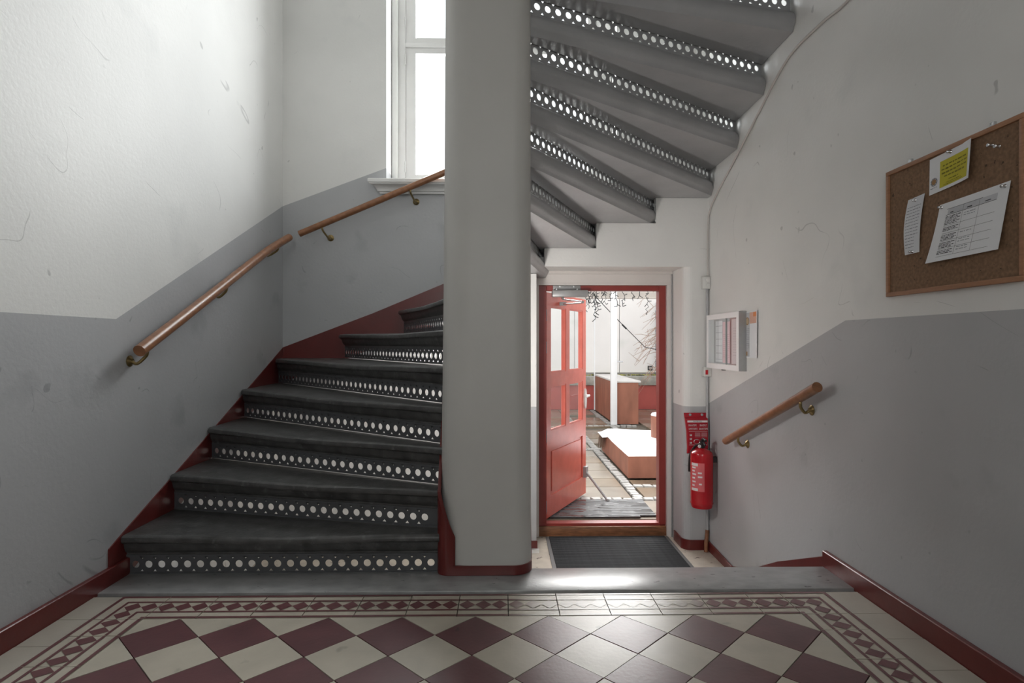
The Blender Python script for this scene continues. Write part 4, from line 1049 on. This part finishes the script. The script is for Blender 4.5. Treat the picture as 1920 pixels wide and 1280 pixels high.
for i in range(9): box('stone', (-.11 - .015 * (i % 2), -.08, .001 + i * .18), (.11 + .01 * (i % 3), .07, .176 + i * .18), GREYSTONE, gp, bev=.006)
so = empty('wall_socket', (3.28, fy + .20, .50)); tag(so, 'small dark socket box on the far white wall', 'socket')
box('housing', (-.05, -.04, -.05), (.05, -.001, .05), BLACK, so, bev=.005); box('cover', (-.035, -.046, -.03), (.035, -.04, .03), GREYMET, so)
# bare climbing shrub at the right
sh = empty('bare_shrub', (3.75, 11.2, ZO)); tag(sh, 'bare leafless climber with thin twigs at the right of the courtyard', 'shrub')
rs = random.Random(11); bm = bmesh.new()
addtube(bm, smoothpath([(0, 0, 0), (-.02, .02, .5), (.03, 0, 1.1), (-.02, .03, 1.8), (0, 0, 2.5)], 5), .02, 6); fromBM('stem', bm, TWIG, sh)
bm = bmesh.new()
for i in range(46):
    z = rs.uniform(.55, 2.3); L_ = rs.uniform(.4, 1.35); up = rs.uniform(-.5, .8); yy = rs.uniform(-.4, .4)
    p1 = (-.3 * L_, yy * .5, z + up * .3 + .1); p2 = (-.7 * L_, yy, z + up * .55); p3 = (-L_, yy, z + up * .5 - rs.uniform(0, .5))
    pp = smoothpath([(0, 0, z), p1, p2, p3], 4); addtube(bm, pp, [.010 * (1 - .75 * q / (len(pp) - 1)) for q in range(len(pp))], 4)
    for b in range(3):
        q = pp[rs.randrange(4, len(pp) - 1)]; e_ = q + Vector((rs.uniform(-.25, .05), rs.uniform(-.1, .1), rs.uniform(-.2, .2)))
        addtube(bm, [q, q.lerp(e_, .5) + Vector((0, 0, rs.uniform(-.03, .03))), e_], [.005, .004, .002], 4)
fromBM('twigs', bm, TWIG, sh)
# icicle light strings hanging outside the door head
wy = 6.0
tag(tube('string_wire', [(-6.99, wy, 1.630), (5.19, wy, 1.630)], .006, WIRE, seg=6), 'black carrier wire of the light strings above the door opening', 'wire')
def string(x, drop, dense, label, grp='light strings outside the door'):
    o = empty('light_string', (x, wy, 1.63)); tag(o, label, 'light string', grp); r2 = random.Random(int(x * 1000)); bm = bmesh.new()
    for k in range(dense):
        p = Vector((r2.uniform(-.03, .03) * (dense > 1) * 1.8, r2.uniform(-.03, .03), 0)); pts = [p.copy()]; zz = 0; d_ = drop * (1 if k == 0 else r2.uniform(.4, .9))
        while -zz < d_:
            zz -= r2.uniform(.02, .035); pts.append(Vector((p.x + r2.uniform(-.016, .016), p.y + r2.uniform(-.012, .012), zz)))
        addtube(bm, pts, .0032, 4)
        for q in pts[2:]:
            if r2.random() < .75:
                a = r2.uniform(0, 2 * pi); addtube(bm, [q, q + Vector((cos(a) * .035, sin(a) * .01, r2.uniform(-.03, .015)))], .0036, 4)
    fromBM('wires', bm, WIRE, o)
for x, d, n_, lb_ in ((.90, .33, 7, 'dense tangled bunch of black light strings nearest the red door'), (.985, .26, 2, 'light string just right of the dense bunch'), (1.07, .16, 3, 'light string in front of the white post'),
                      (1.175, .19, 1, 'light string right of the white post'), (1.24, .20, 1, 'hooked light string in the middle of the door opening'), (1.33, .12, 1, 'short light string past the middle of the opening'), (1.40, .12, 1, 'short forked light string in the right half of the opening'),
                      (1.49, .26, 1, 'long light string in the right half of the opening'), (1.60, .09, 1, 'shortest light string at the right edge of the opening')):
    string(x, d, n_, lb_)
